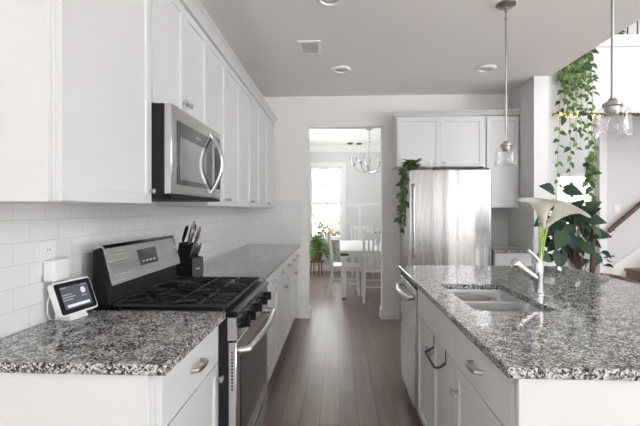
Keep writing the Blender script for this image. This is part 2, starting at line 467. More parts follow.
# two-storey foyer on the right
struct('wall_foyer', MB().prism([(RW1, 0), (2.66, 0), (2.66, 2.52), (7.0, 2.52), (7.0, 3.31), (RW1, 3.31)], 'Y', 5.20, 5.33), 'wallwhite')
struct('trim_8', box(RW1, 7.0, 5.165, 5.36, 3.31, 3.45, .006), 'trim')['label'] = 'white ledge of the upstairs landing'
SXL = un(599, 200, Y=6.2).x
struct('wall_stair', box(SXL, 7.0, 6.2, 6.33, 0, 2.95), 'wallwhite')
struct('trim_9', MB().box(SXL - .002, SXL + .10, 6.18, 6.1995, 0, 2.95, .003), 'trim')
struct('trim_10', box(2.60, 7.0, 5.175, 5.2, 2.495, 2.53, .003), 'trim')
struct('floor_upper', box(RW1, 7.0, 5.36, 6.9, 2.95, 3.08), 'ceil')
struct('wall_upper', box(RW1, 7.2, 6.9, 7.0, 3.08, 5.5), 'wallwhite')
struct('wall_upper_left', box(RW0, RW1, -7.0, 6.9, ZC + .31, 5.5), 'wallwhite')
struct('ceiling_foyer', box(RW0, 7.2, -7.0, 7.0, 5.5, 5.6), 'ceil')
wall_with_holes('wall_entry', 'Y', 8.4, 8.5, RW1, 7.2, 0, 2.95, [(4.05, 4.95, .9, 2.05)], 'wallwhite')
b = MB()
for x0, x1, z0, z1 in [(4.05, 4.11, .9, 2.05), (4.89, 4.95, .9, 2.05), (4.11, 4.89, .9, .96), (4.11, 4.89, 1.99, 2.05), (4.11, 4.89, 1.46, 1.50)]:
    b.box(x0, x1, 8.38, 8.46, z0, z1)
w2 = struct('window_2', b, 'trim')
obj('window_pane', box(4.1, 4.9, 8.42, 8.424, .94, 2.01), 'pane', w2)
struct('ceiling_entry', box(RW1, 7.2, 7.0, 8.5, 2.85, 2.95), 'ceil')
# unseen walls behind and beside the camera; window openings placed and sized for light
wall_with_holes('wall_rear', 'Y', -7.1, -7.0, XW - .15, 7.2, 0, 5.5, [(-.95, -.62, .05, 2.5), (-.15, .2, .05, 2.5), (.66, 1.0, .05, 2.5), (1.48, 1.82, .05, 2.5), (3.15, 3.55, .05, 3.2), (5.3, 5.9, .05, 3.4)], 'wallwhite')
wall_with_holes('wall_side', 'X', 7.0, 7.1, -7.0, 8.5, 0, 5.5, [(-6.4, -3.6, .05, 4.8), (-3.1, -.4, .05, 4.8), (.3, 1.0, .05, 3.0), (7.0, 8.0, .8, 2.3)], 'wallwhite')

# ------------------------------------------------------------------ cabinets
def knob(name, facing, n, u, z, parent):
    b = MB(); s = {'+X': 1, '-X': -1, '-Y': -1}[facing]
    if facing == '-Y':
        b.cyl((u, n, z), (u, n - .02, z), .006, .006, 10); b.box(u - .014, u + .014, n - .030, n - .018, z - .014, z + .014, .003)
    else:
        b.cyl((n, u, z), (n + s * .02, u, z), .006, .006, 10)
        x = sorted((n + s * .018, n + s * .030)); b.box(x[0], x[1], u - .016, u + .016, z - .011, z + .011, .003)
    return obj(name, b, 'nickel', parent)
def pull(name, facing, n, u, z, parent, ln=.10):
    s = {'+X': 1, '-X': -1}[facing]; h = ln / 2
    b = MB()
    o = n + s * .030
    b.tube([(n, u - h, z), (n + s * .014, u - h, z), (n + s * .026, u - h + .006, z), (o, u - h + .02, z), (o + s * .002, u, z), (o, u + h - .02, z), (n + s * .026, u + h - .006, z), (n + s * .014, u + h, z), (n, u + h, z)], .0065, 8)
    bmesh.ops.scale(b.bm, vec=(1, 1, 1.35), space=Matrix.Translation((0, 0, -z)), verts=b.bm.verts)
    return obj(name, b, 'nickel', parent)
def cabinet(name, label, facing, front, back, u0, u1, z0, z1, doors=(), drawers=(), toe=False, hollow=None, cat='cabinet', group=None, end=False):
    """front/back: planes along the facing axis; doors: (u0,u1,z0,z1,knob_u,knob_z); drawers: (u0,u1,z0,z1,'pull'|'knob'|None)"""
    loc = (((front + back) / 2, (u0 + u1) / 2, z0) if facing != '-Y' else ((u0 + u1) / 2, (front + back) / 2, z0))
    t = thing(name, label, cat, loc, 0, group)
    s = 1 if facing == '+X' else -1
    b = MB()
    if toe:
        pr = [(back, z0), (front - s * .07, z0), (front - s * .07, z0 + .10), (front, z0 + .10), (front, z1)]
        if hollow: pr += [(front - s * .02, z1), (front - s * .02, hollow), (back, hollow)]
        else: pr += [(back, z1)]
        b.prism(pr, 'X' if facing == '-Y' else 'Y', u0, u1)
    elif facing == '-Y': b.box(u0, u1, front, back, z0, z1, .0015)
    else: b.box(min(front, back), max(front, back), u0, u1, z0, z1, .0015)
    obj('carcass', b, 'cab', t)
    if end: obj('end_panel', box(back, front - s * .006, u0 - .0105, u0 - .0005, z0, z1, .0015), 'cab', t)
    T = .019
    n = front + s * T
    for d in doors:
        o = obj('door', MB().door(facing, front + s * .0008, T, *d[:4]), 'cab', t)
        if d[4] is not None: knob('knob', facing, n, d[4], d[5], o)
    for d in drawers:
        o = obj('drawer', MB().door(facing, front + s * .0008, T, *d[:4], rail=0), 'cab', t)
        if d[4] == 'pull': pull('pull', facing, n, (d[0] + d[1]) / 2, (d[2] + d[3]) / 2, o)
        elif d[4] == 'knob': knob('knob', facing, n, (d[0] + d[1]) / 2, (d[2] + d[3]) / 2, o)
    return t
G = .003
UF, UB, UZ0, UZ1 = -.822, XW + .0005, 1.362, 2.41
def two_doors(u0, u1, z0, z1, kz, off=.032):
    m = (u0 + u1) / 2
    return [(u0 + G, m - G / 2, z0 + G, z1 - G, m - off, kz), (m + G / 2, u1 - G, z0 + G, z1 - G, m + off, kz)]
cabinet('wall_cabinet', 'white wall cabinet at the left edge, single door, plain end panel facing us', '+X', UF, UB, 1.160, 1.748, UZ0, UZ1,
        [(1.160 + .010, 1.748 - G, UZ0 + G, UZ1 - .02, 1.748 - .018, UZ0 + .055)], end=True)
cabinet('wall_cabinet', 'short white two-door wall cabinet directly above the microwave', '+X', UF, UB, 1.75, 2.50, 1.802, UZ1, two_doors(1.75, 2.50, 1.802, UZ1 - .02, 1.885))
cabinet('wall_cabinet', 'tall white two-door wall cabinet just beyond the microwave', '+X', UF, UB, 2.502, 3.335, UZ0, UZ1, two_doors(2.502, 3.335, UZ0, UZ1 - .02, UZ0 + .05))
cabinet('wall_cabinet', 'tall white two-door wall cabinet, second beyond the microwave', '+X', UF, UB, 3.337, 4.17, UZ0, UZ1, two_doors(3.337, 4.17, UZ0, UZ1 - .02, UZ0 + .05))
cabinet('wall_cabinet', 'tall white two-door wall cabinet meeting the back wall on the left', '+X', UF, UB, 4.172, 5.128, UZ0, UZ1, two_doors(4.172, 5.09, UZ0, UZ1 - .02, UZ0 + .05))
def crown_prof(x, s, z=2.412): return [(x - s * .06, z), (x + s * .002, z), (x + s * .008, z + .012), (x + s * .038, z + .04), (x + s * .046, z + .042), (x + s * .046, z + .052), (x - s * .06, z + .052)]
struct('trim_11', MB().prism(crown_prof(UF + .02, 1), 'Y', 1.11, 5.129), 'cab')['label'] = 'crown moulding along the left wall cabinets'

BF, BB, BZ = -.524, XW + .0005, .883
def base2(u0, u1, label):
    m = (u0 + u1) / 2
    cabinet('base_cabinet', label, '+X', BF, BB, u0, u1, 0, BZ,
            [(u0 + G, m - G / 2, .105, .70, m - .04, .625), (m + G / 2, u1 - G, .105, .70, m + .04, .625)],
            [(u0 + G, m - G / 2, .706, .878, 'pull'), (m + G / 2, u1 - G, .706, .878, 'pull')], toe=True)
cabinet('base_cabinet', 'white base cabinet in front of the range, one drawer over one door', '+X', BF, BB, 1.14, 1.718, 0, BZ,
        [(1.165, 1.718 - G, .105, .70, 1.718 - .033, .645)], [(1.165, 1.718 - G, .706, .878, 'pull')], toe=True, end=True)
base2(2.49, 3.395, 'white base cabinet immediately beyond the range')
base2(3.397, 4.30, 'white base cabinet second beyond the range, middle of the far run')
base2(4.302, 5.128, 'white base cabinet at the far end of the left run by the doorway')
tag(obj('countertop', box(XW + .009, -.473, 1.115, 1.7195, .8835, .914, .003), 'granite'), 'speckled granite countertop piece in the left foreground', 'countertop')
tag(obj('countertop', box(XW + .009, -.473, 2.4885, YB - .009, .8835, .914, .003), 'granite'), 'speckled granite countertop beyond the range along the left wall', 'countertop')

# fridge wall on the far right
CF = 4.82
cabinet('wall_cabinet', 'white two-door wall cabinet above the refrigerator', '-Y', CF, YB - .0005, .655, 1.64, 1.83, UZ1,
        [(.655 + .012, 1.1465, 1.833, UZ1 - .02, 1.1475 - .045, 1.875), (1.1495, 1.64 - G, 1.833, UZ1 - .02, 1.1475 + .045, 1.875)])
cabinet('wall_cabinet', 'tall white single-door wall cabinet right of the refrigerator, in the corner', '-Y', CF, YB - .0085, 1.643, RW0 - .009, UZ0, UZ1,
        [(1.643 + .03, RW0 - .012, UZ0 + G, UZ1 - .02, None, 0)])
struct('trim_12', MB().prism(crown_prof(CF - .02, -1), 'X', .61, RW0), 'cab')['label'] = 'crown moulding over the refrigerator cabinets'
cabinet('base_cabinet', 'small white base cabinet right of the refrigerator under granite', '-Y', 4.50, YB - .0085, 1.64, RW0 - .009, 0, BZ,
        [(1.65, RW0 - .012, .105, .70, 1.69, .63)], [(1.65, RW0 - .012, .706, .878, 'knob')], toe=True)
tag(obj('countertop', box(1.625, RW0 - .009, 4.465, YB - .009, .8835, .914, .003), 'granite'), 'small granite countertop right of the refrigerator against the tile', 'countertop')

# ------------------------------------------------------------------ island
IX, IY0, IY1 = .453, 1.14, 3.22
IF = .50                                # carcass front (faces left)
cabinet('island_cabinet', 'white island cabinet in the right foreground, drawer with bar pull over one door', '-X', IF, 1.09, 1.165, 1.75, 0, BZ,
        [(1.185, 1.75 - G, .105, .70, 1.75 - .045, .60)], [(1.185, 1.75 - G, .706, .878, 'pull')], toe=True)
sk = cabinet('island_cabinet', 'white island sink cabinet with a towel bar hung over its door', '-X', IF, 1.09, 1.752, 2.575, 0, BZ,
        two_doors(1.752, 2.575, .102, .703, .61, .035), [(1.752 + G, 2.575 - G, .706, .878, None)], toe=True, hollow=.66)
tag(obj('island_back_panel', box(1.092, 1.112, 1.165, 3.19, 0, BZ, .002), 'cab'), 'white panel closing the seating side of the island', 'panel')
tag(obj('island_end_panel', box(.485, 1.45, 1.148, 1.1645, 0, BZ, .0015), 'cab'), 'plain white end panel of the island facing us', 'panel')
tag(obj('island_end_panel', box(.50, 1.45, 3.192, 3.208, 0, BZ, .0015), 'cab'), 'plain white end panel at the far end of the island by the dishwasher', 'panel')
SX0, SX1, SY0, SY1 = .575, .915, 1.775, 2.42
def rrect(x0, x1, y0, y1, r, k=5):
    P = []
    for cx, cy, a0 in ((x1 - r, y1 - r, 0), (x0 + r, y1 - r, PI / 2), (x0 + r, y0 + r, PI), (x1 - r, y0 + r, 1.5 * PI)):
        for i in range(k + 1):
            a = a0 + PI / 2 * i / k; P.append((cx + r * math.cos(a), cy + r * math.sin(a)))
    return P
b = MB(); inner = rrect(SX0, SX1, SY0, SY1, .05)
outer = [(1.71, IY1), (IX, IY1), (IX, IY0), (1.71, IY0)]
def slab(b, z):
    return [b.bm.verts.new((x, y, z)) for x, y in inner], [b.bm.verts.new((x, y, z)) for x, y in outer]
ti, to = slab(b, .914); bi, bo = slab(b, .8835); n = len(inner); q = n // 4
for (I, O) in ((ti, to), (bi, bo)):
    for k in range(4):
        for i in range(q - 1): b.bm.faces.new((I[k * q + i], I[k * q + i + 1], O[k]))
        j = (k * q + q) % n
        b.bm.faces.new((I[k * q + q - 1], I[j], O[(k + 1) % 4], O[k]))
for k in range(n): b.bm.faces.new((ti[k], ti[(k + 1) % n], bi[(k + 1) % n], bi[k]))
for k in range(4): b.bm.faces.new((to[k], to[(k + 1) % 4], bo[(k + 1) % 4], bo[k]))
oe = [e for e in b.bm.edges if all(v in set(to + bo) for v in e.verts) and (e.verts[0] in to) == (e.verts[1] in to)]
bmesh.ops.recalc_face_normals(b.bm, faces=b.bm.faces)
bmesh.ops.bevel(b.bm, geom=oe, offset=.003, segments=1, affect='EDGES')
tag(obj('countertop', b, 'granite'), 'big speckled granite island countertop with the sink cut into it', 'countertop')

# sink: two bowls
t = thing('kitchen_sink', 'stainless double bowl sink set under the island granite', 'sink', ((SX0 + SX1) / 2, (SY0 + SY1) / 2, .68))
def bowl(x0, x1, y0, y1):
    b = MB(); prev = None
    prof = [(-.012, .8828), (0, .8828), (0.004, .84), (.008, .74), (.018, .712), (.05, .700), (.10, .698)]
    for ins, z in prof:
        r = max(.02, .055 - max(ins, 0) * .2)
        ring = [b.bm.verts.new((x, y, z)) for x, y in rrect(x0 + ins, x1 - ins, y0 + ins, y1 - ins, r)]
        if prev:
            for k in range(len(ring)):
                f = b.bm.faces.new((prev[k], prev[(k + 1) % len(ring)], ring[(k + 1) % len(ring)], ring[k])); f.smooth = True
        prev = ring
    b.bm.faces.new(prev)
    o = obj('bowl', b, 'sinksteel', t)
    cx, cy = (x0 + x1) / 2, (y0 + y1) / 2
    obj('drain', MB().lathe([(.045, .6985), (.045, .702), (.03, .7005), (.012, .6995)], (cx, cy, 0), 20), 'chrome', o)
ym = 2.09
bowl(SX0 - .006, SX1 + .006, SY0 - .006, ym - .014); bowl(SX0 - .006, SX1 + .006, ym + .014, SY1 + .006)

# faucet
fx, fy = 1.005, 2.150
t = thing('faucet', 'chrome single-hole pull-out faucet beside the island sink', 'faucet', (fx, fy, .914))
obj('body', MB().lathe([(.031, .9142), (.031, .920), (.0245, .924), (.0235, 1.0), (.0245, 1.005), (.0245, 1.062), (.021, 1.075), (.01, 1.080)], (fx, fy, 0), 24), 'chrome', t)
d = Vector((-.82, -.10, .56)).normalized(); p0 = Vector((fx, fy, .985))
sp = obj('spout', MB().tube([p0 + d * .012, p0 + d * .05, p0 + d * .09, p0 + d * .108], [.019, .0195, .0205, .0215], 16), 'chrome', t)
obj('spray_head', MB().tube([p0 + d * .1085, p0 + d * .114, p0 + d * .135, p0 + d * .155 - Vector((0, 0, .004)), p0 + d * .165 - Vector((0, 0, .008))], [.024, .027, .029, .0285, .022], 16), 'steel', sp)
obj('lever', MB().tube([(fx, fy, 1.078), (fx - .008, fy, 1.090), (fx - .028, fy - .004, 1.112), (fx - .055, fy - .008, 1.136)], [.013, .012, .010, .009], 12), 'chrome', t)

# dishwasher
DY0, DY1 = 2.58, 3.188
t = thing('dishwasher', 'stainless dishwasher at the far end of the island', 'dishwasher', (.8, (DY0 + DY1) / 2, 0))
obj('body', MB().prism([(1.08, 0), (.57, 0), (.57, .10), (.51, .10), (.51, .878), (1.08, .878)], 'Y', DY0, DY1), 'blackplastic', t)
dr = obj('door', box(.466, .5095, DY0 + .004, DY1 - .004, .105, .845, .004), 'steel', t)
b = MB(); hy0, hy1 = DY0 + .05, DY1 - .05
b.tube([(.466, hy0, .79), (.445, hy0 + .005, .785)] + [(.441 - .028 * math.sin(PI * k / 10), hy0 + .01 + (hy1 - hy0 - .02) * k / 10, .78) for k in range(11)] + [(.445, hy1 - .005, .785), (.466, hy1, .79)], .014, 10)
obj('handle', b, 'steelh', dr)
obj('control_strip', box(.468, .5095, DY0 + .004, DY1 - .004, .848, .876, .002), 'blackgloss', t)

# over-door towel bar
t = thing('towel_bar', 'dark wire towel bar hooked over the sink cabinet door', 'towel bar', (.474, 2.03, .64))
y0, y1 = 1.90, 2.13
for y in (y0, y1):
    obj('hook', MB().box(.4785, .4805, y - .006, y + .006, .640, .7045).box(.4785, .505 - .0045, y - .006, y + .006, .7035, .705), 'darkmetal', t)
obj('bar', MB().tube([(.479, y0, .645), (.455, y0, .628), (.437, y0 + .008, .622), (.433, y0 + .02, .621), (.433, y1 - .02, .621), (.437, y1 - .008, .622), (.455, y1, .628), (.479, y1, .645)], .006, 8), 'darkmetal', t)

# ------------------------------------------------------------------ range
RY0, RY1 = 1.724, 2.484
rc = (RY0 + RY1) / 2
t = thing('gas_range', 'stainless gas range with black cooktop between the left counters', 'range', (-.78, rc, 0))
obj('body', MB().prism([(-1.05, .03), (-.53, .03), (-.53, .09), (-.468, .09), (-.468, .885), (-1.05, .885)], 'Y', RY0, RY1), 'blacksteel', t)
obj('cooktop', MB().prism([(-1.05, .887), (-.445, .887), (-.425, .890), (-.424, .902), (-.434, .911), (-.452, .914), (-.462, .905), (-1.03, .905), (-1.05, .914)], 'Y', RY0 - .0, RY1), 'blackgloss', t)
# backguard: black ends, slanted stainless face
bg = obj('backguard', MB().prism([(-1.05, .936), (-.984, .936), (-.988, 1.012), (-.968, 1.018), (-1.006, 1.172), (-1.012, 1.178), (-1.05, 1.165)], 'Y', RY0 + .004, RY1 - .004), 'blacksteel', t)
fdir = Vector((-.038, 0, .154)).normalized()
def on_face(u, v, off=.0):     # u along range, v up the slanted face from its lower edge
    nrm = Vector((.154, 0, .038)).normalized()
    p = Vector((-.968, 0, 1.018)) + fdir * v + nrm * off; p.y = u; return p
def face_slab(u0, u1, v0, v1, o0, o1):
    b = MB(); vs = [[b.bm.verts.new(on_face(u, v, o)) for u, v in ((u0, v0), (u1, v0), (u1, v1), (u0, v1))] for o in (o0, o1)]
    b.bm.faces.new(vs[0][::-1]); b.bm.faces.new(vs[1])
    for k in range(4): b.bm.faces.new((vs[0][k], vs[0][(k + 1) % 4], vs[1][(k + 1) % 4], vs[1][k]))
    return b
obj('control_face', face_slab(RY0 + .004, RY1 - .004, -.004, .156, .0005, .006), 'steelh', bg)
obj('top_cap', MB().prism([(-1.052, 1.1655), (-1.012, 1.1785), (-1.0055, 1.1725), (-.999, 1.176), (-1.010, 1.1855), (-1.052, 1.172)], 'Y', RY0 + .002, RY1 - .002), 'steelh', bg)
obj('display', face_slab(rc - .10, rc + .09, .045, .125, .0065, .009), 'lcd', bg)
for k in range(4):
    obj('touch_key', face_slab(rc - .085 + k * .04, rc - .06 + k * .04, .06, .07, .0092, .0097), 'screentext', bg)
obj('rear_riser', box(-1.05, -.98, RY0 + .008, RY1 - .008, .9145, .9355), 'blackgloss', t)
# burners
for x, y, r in ((-.84, RY0 + .14, .042), (-.60, RY0 + .14, .05), (-.84, RY1 - .14, .042), (-.60, RY1 - .14, .05), (-.72, rc, .05)):
    o = obj('burner', MB().lathe([(r + .012, .9052), (r + .012, .910), (r, .914)], (x, y, 0), 20), 'greyplastic', t)
    obj('burner_cap', MB().lathe([(r, .9142), (r * 1.02, .917), (r * .9, .921), (r * .3, .922)], (x, y, 0), 20), 'iron', o)
# three cast-iron grates with raised curved fingers
def grate(y0, y1):
    b = MB(); x0, x1, zt = -.965, -.475, .930
    R = .0075
    b.tube([(x0, y0, zt), (x1, y0, zt), (x1, y1, zt), (x0, y1, zt)], R, 6, True)
    for x in (x0 + .02, x1 - .02):
        for y in (y0 + .012, y1 - .012): b.cyl((x, y, .9055), (x, y, zt), .007, .006, 6)
    ym_ = (y0 + y1) / 2
    xm = (x0 + x1) / 2
    b.tube([(xm, y0, zt), (xm, y1, zt)], R, 6)
    for cx in ((x0 + xm) / 2, (x1 + xm) / 2):
        for sx, sy in ((1, 0), (-1, 0), (0, 1), (0, -1)):
            e = (cx + sx * (xm - x0) / 2, ym_ + sy * (y1 - y0) / 2)
            i = (cx + sx * .025, ym_ + sy * .025)
            b.tube([(e[0], e[1], zt), ((e[0] + i[0]) / 2, (e[1] + i[1]) / 2, zt + .006), (i[0] + sx * .01, i[1] + sy * .01, zt + .009), (i[0], i[1], zt + .002)], [R, R, R * .9, R * .6], 6)
        for sx, sy in ((1, 1), (-1, 1), (1, -1), (-1, -1)):
            w_ = (xm - x0) / 2; h_ = (y1 - y0) / 2
            b.tube([(cx + sx * w_ * .95, ym_ + sy * h_ * .55, zt), (cx + sx * w_ * .7, ym_ + sy * h_ * .52, zt + .007), (cx + sx * w_ * .42, ym_ + sy * h_ * .4, zt + .008), (cx + sx * .035, ym_ + sy * .03, zt + .002)], [R, R, R * .9, R * .6], 6)
    obj('grate', b, 'iron', t)
gw = (RY1 - RY0 - .03) / 3
for k in range(3): grate(RY0 + .015 + k * gw + .004, RY0 + .015 + (k + 1) * gw - .004)
# front control panel (slopes outward), knobs
cp = obj('control_panel', MB().prism([(-.4675, .790), (-.425, .790), (-.432, .885), (-.4675, .885)], 'Y', RY0, RY1), 'steelh', t)
for k, y in enumerate((RY0 + .10, RY0 + .22, rc, RY1 - .22, RY1 - .10)):
    o = obj('knob', MB().cyl((-.4275, y, .84), (-.409, y, .842), .024, .022, 20), 'blackplastic', t)
    obj('grip', box(-.4085, -.392, y - .007, y + .007, .820, .866, .003), 'blackplastic', o)
od = obj('oven_door', box(-.467, -.430, RY0 + .003, RY1 - .003, .26, .782, .004), 'steel', t)
obj('door_window', box(-.4298, -.427, RY0 + .075, RY1 - .06, .335, .70, .001), 'darkglass', od)
b = MB(); h0, h1 = RY0 + .03, RY1 - .03
b.tube([(-.43, h0, .742), (-.405, h0 + .002, .742)] + [(-.392 + .02 * math.sin(PI * k / 10), h0 + .006 + (h1 - h0 - .012) * k / 10, .742) for k in range(11)] + [(-.405, h1 - .002, .742), (-.43, h1, .742)], .018, 12)
obj('handle', b, 'steelh', od)
for k in range(12):
    obj('vent_slot', box(-.453, -.445, RY0 + .0022, RY0 + .0035, .58 + k * .014, .588 + k * .014), 'slot', od)
wd = obj('warming_drawer', box(-.467, -.432, RY0 + .003, RY1 - .003, .095, .25, .004), 'steel', t)
obj('drawer_lip', box(-.4315, -.424, RY0 + .04, RY1 - .04, .225, .238, .002), 'steelh', wd)
for x in (-1.01, -.56):
    for y in (RY0 + .04, RY1 - .04): obj('foot', MB().cyl((x, y, 0), (x, y, .03), .018, .018, 10), 'blackplastic', t)

# ------------------------------------------------------------------ microwave
MY0, MY1 = 1.752, 2.498
t = thing('microwave', 'stainless over-the-range microwave under the left wall cabinets', 'microwave', (-.9, 2.12, 1.385))
obj('body', box(UB, -.753, MY0, MY1, 1.387, 1.798, .003), 'blacksteel', t)
MD = 2.345
dr = obj('door', box(-.752, -.717, MY0, MD, 1.405, 1.797, .004), 'steelh', t)
obj('door_glass', box(-.7168, -.7145, MY0 + .06, MD - .03, 1.452, 1.735, .001), 'microglass', dr)
win_ = obj('inner_window', box(-.7144, -.7132, MY0 + .085, MD - .14, 1.475, 1.665, .0005), 'mirrorglass', dr)
obj('emblem', box(-.7143, -.7135, MD - .30, MD - .22, 1.695, 1.703), 'screentext', dr)
b = MB()
b.tube([(-.717, MD - .045, 1.762)] + [(-.712 + .056 * math.sin(PI * k / 20), MD - .045, 1.755 - .315 * k / 20) for k in range(21)] + [(-.717, MD - .045, 1.432)], .0125, 12)
obj('handle', b, 'chrome', dr)
cp = obj('control_panel', box(-.752, -.718, MD + .002, MY1, 1.405, 1.797, .004), 'steelh', t)
obj('keypad', box(-.7178, -.7165, MD + .03, MY1 - .025, 1.46, 1.70, .0005), 'blackgloss', cp)
obj('clock_display', box(-.7178, -.7165, MD + .03, MY1 - .025, 1.715, 1.76, .0005), 'lcd', cp)
obj('bottom_grille', box(-.752, -.722, MY0 + .004, MY1 - .006, 1.388, 1.403, .002), 'blackplastic', t)

# ------------------------------------------------------------------ refrigerator
FX0, FX1, FY = .735, 1.600, 4.45
t = thing('refrigerator', 'stainless refrigerator standing under white cabinets on the far wall', 'refrigerator', ((FX0 + FX1) / 2, 4.75, 0))
obj('body', box(FX0 + .005, FX1 - .005, FY + .07, YB - .04, .02, 1.755, .004), 'steelh', t)
d1 = obj('fresh_food_door', box(FX0, FX1, FY, FY + .065, .70, 1.765, .012, 3), 'fridge', t)
d2 = obj('freezer_drawer', box(FX0, FX1, FY, FY + .065, .06, .69, .012, 3), 'fridge', t)
hx = FX0 + .045
obj('handle', MB().tube([(hx, FY, 1.60), (hx, FY - .03, 1.598), (hx, FY - .045, 1.585)] + [(hx, FY - .05 - .012 * math.sin(PI * k / 8), 1.57 - .70 * k / 8) for k in range(9)] + [(hx, FY - .045, .855), (hx, FY - .03, .842), (hx, FY, .84)], .019, 12), 'steelh', d1)
obj('handle', MB().tube([(FX0 + .1, FY, .62), (FX0 + .105, FY - .045, .62), (FX0 + .13, FY - .05, .62), (FX1 - .13, FY - .05, .62), (FX1 - .105, FY - .045, .62), (FX1 - .1, FY, .62)], .014, 10), 'chrome', d2)
obj('hinge_cover', box(FX1 - .10, FX1 - .02, FY + .01, FY + .12, 1.766, 1.782, .004), 'greyplastic', t)
for x in (FX0 + .06, FX1 - .06):
    for y in (FY + .12, YB - .1): obj('foot', MB().cyl((x, y, 0), (x, y, .02), .02, .02, 10), 'blackplastic', t)
# tumbler on the fridge
tx, ty = 1.0, 4.62
o = tag(obj('tumbler', MB().lathe([(.028, 1.7555), (.040, 1.88), (.038, 1.88), (.027, 1.762)], (tx, ty, 0), 20), 'glass'), 'clear glass tumbler on top of the refrigerator', 'glass')

# ------------------------------------------------------------------ ceiling fittings
first = None
for px, py, lab in ((341, 69, 'round white recessed ceiling light straight above the aisle, centre of the photo'), (486, 68, 'round white recessed ceiling light towards the wall above the refrigerator'),
                    (330, -2, 'round white recessed ceiling light cut by the top edge of the photo')):
    p = un(px, py, Z=ZC)
    if first is None:
        first = thing('recessed_light', lab, 'ceiling light', (p.x, p.y, ZC), 0, 'recessed ceiling lights')
        obj('trim_ring', MB().lathe([(.062, -.004), (.066, -.018), (.088, -.016), (.097, -.006), (.098, -.0003), (.062, -.0003)], (0, 0, 0), 32, False), 'fixture', first, True)
        obj('lens', MB().lathe([(.061, -.003), (.045, -.010), (.02, -.013)], (0, 0, 0), 28), 'lens', first, True)
    else: dup(first, (p.x, p.y, ZC), 0, lab)
a = un(310, 47.5, Z=ZC)
t = thing('ceiling_vent', 'white square ceiling vent with grey louvres near the left cabinets', 'vent', (a.x, a.y, ZC))
vx, vy = .098, .15
b = MB()
b.bm.verts.ensure_lookup_table()
ring = []
for (ox, oy, z) in ((vx, vy, -.0003), (vx, vy, -.007), (vx - .03, vy - .035, -.010), (vx - .032, vy - .037, -.0003)):
    ring.append([b.bm.verts.new((sx * ox, sy * oy, z)) for sx, sy in ((1, 1), (-1, 1), (-1, -1), (1, -1))])
for A, B in zip(ring, ring[1:]):
    for k in range(4): b.bm.faces.new((A[k], A[(k + 1) % 4], B[(k + 1) % 4], B[k]))
obj('frame', b, 'fixture', t, True)
obj('backing', box(-vx + .034, vx - .034, -vy + .039, vy - .039, -.002, -.0004), 'ventgrey', t, True)
for k in range(7):
    y = -vy + .05 + k * (2 * vy - .10) / 6
    obj('louvre', MB().prism([(y - .008, -.003), (y + .008, -.009), (y + .009, -.008), (y - .007, -.002)], 'X', -vx + .034, vx - .034), 'lens', t, True)

# ------------------------------------------------------------------ pendants
def pendant(x, y, label):
    t = thing('pendant_light', label, 'pendant light', (x, y, ZC), 0, 'glass pendants over the island')
    obj('canopy', MB().lathe([(.066, -.0003), (.066, -.010), (.05, -.022), (.02, -.028), (.012, -.04)], (0, 0, 0), 24), 'nickel', t, True)
    zt = 1.795 - ZC
    obj('swivel', MB().ball((0, 0, -.05), .010).cyl((0, 0, -.05), (0, 0, -.09), .005, .005, 8).ball((0, 0, -.098), .012).cyl((0, 0, -.1), (0, 0, -.125), .008, .007, 8), 'nickel', t, True)
    obj('rod', MB().cyl((0, 0, -.12), (0, 0, zt), .0062, .0062, 12), 'nickel', t, True)
    obj('socket_cap', MB().lathe([(.012, zt + .012), (.018, zt), (.036, zt - .01), (.038, zt - .022), (.030, zt - .026), (.030, zt - .042), (.02, zt - .06)], (0, 0, 0), 24), 'nickel', t, True)
    obj('glass_shade', MB().lathe([(.034, zt - .022), (.046, zt - .027), (.060, zt - .040), (.066, zt - .058), (.069, zt - .10), (.072, zt - .145), (.076, zt - .152), (.0755, zt - .154), (.0705, zt - .146), (.0675, zt - .1)], (0, 0, 0), 32, False), 'glass', t, True)
    obj('bulb', MB().lathe([(.013, zt - .06), (.014, zt - .072), (.026, zt - .10), (.028, zt - .115), (.02, zt - .132), (.006, zt - .139)], (0, 0, 0), 16), 'glass', t, True)
    return t
p1 = pendant(1.135, 2.89, 'glass pendant lamp hanging farther off, in front of the corner cabinet')
dup(p1, (1.145, 1.80, ZC), 0, 'glass pendant lamp hanging nearer us at the right, in front of the foyer')

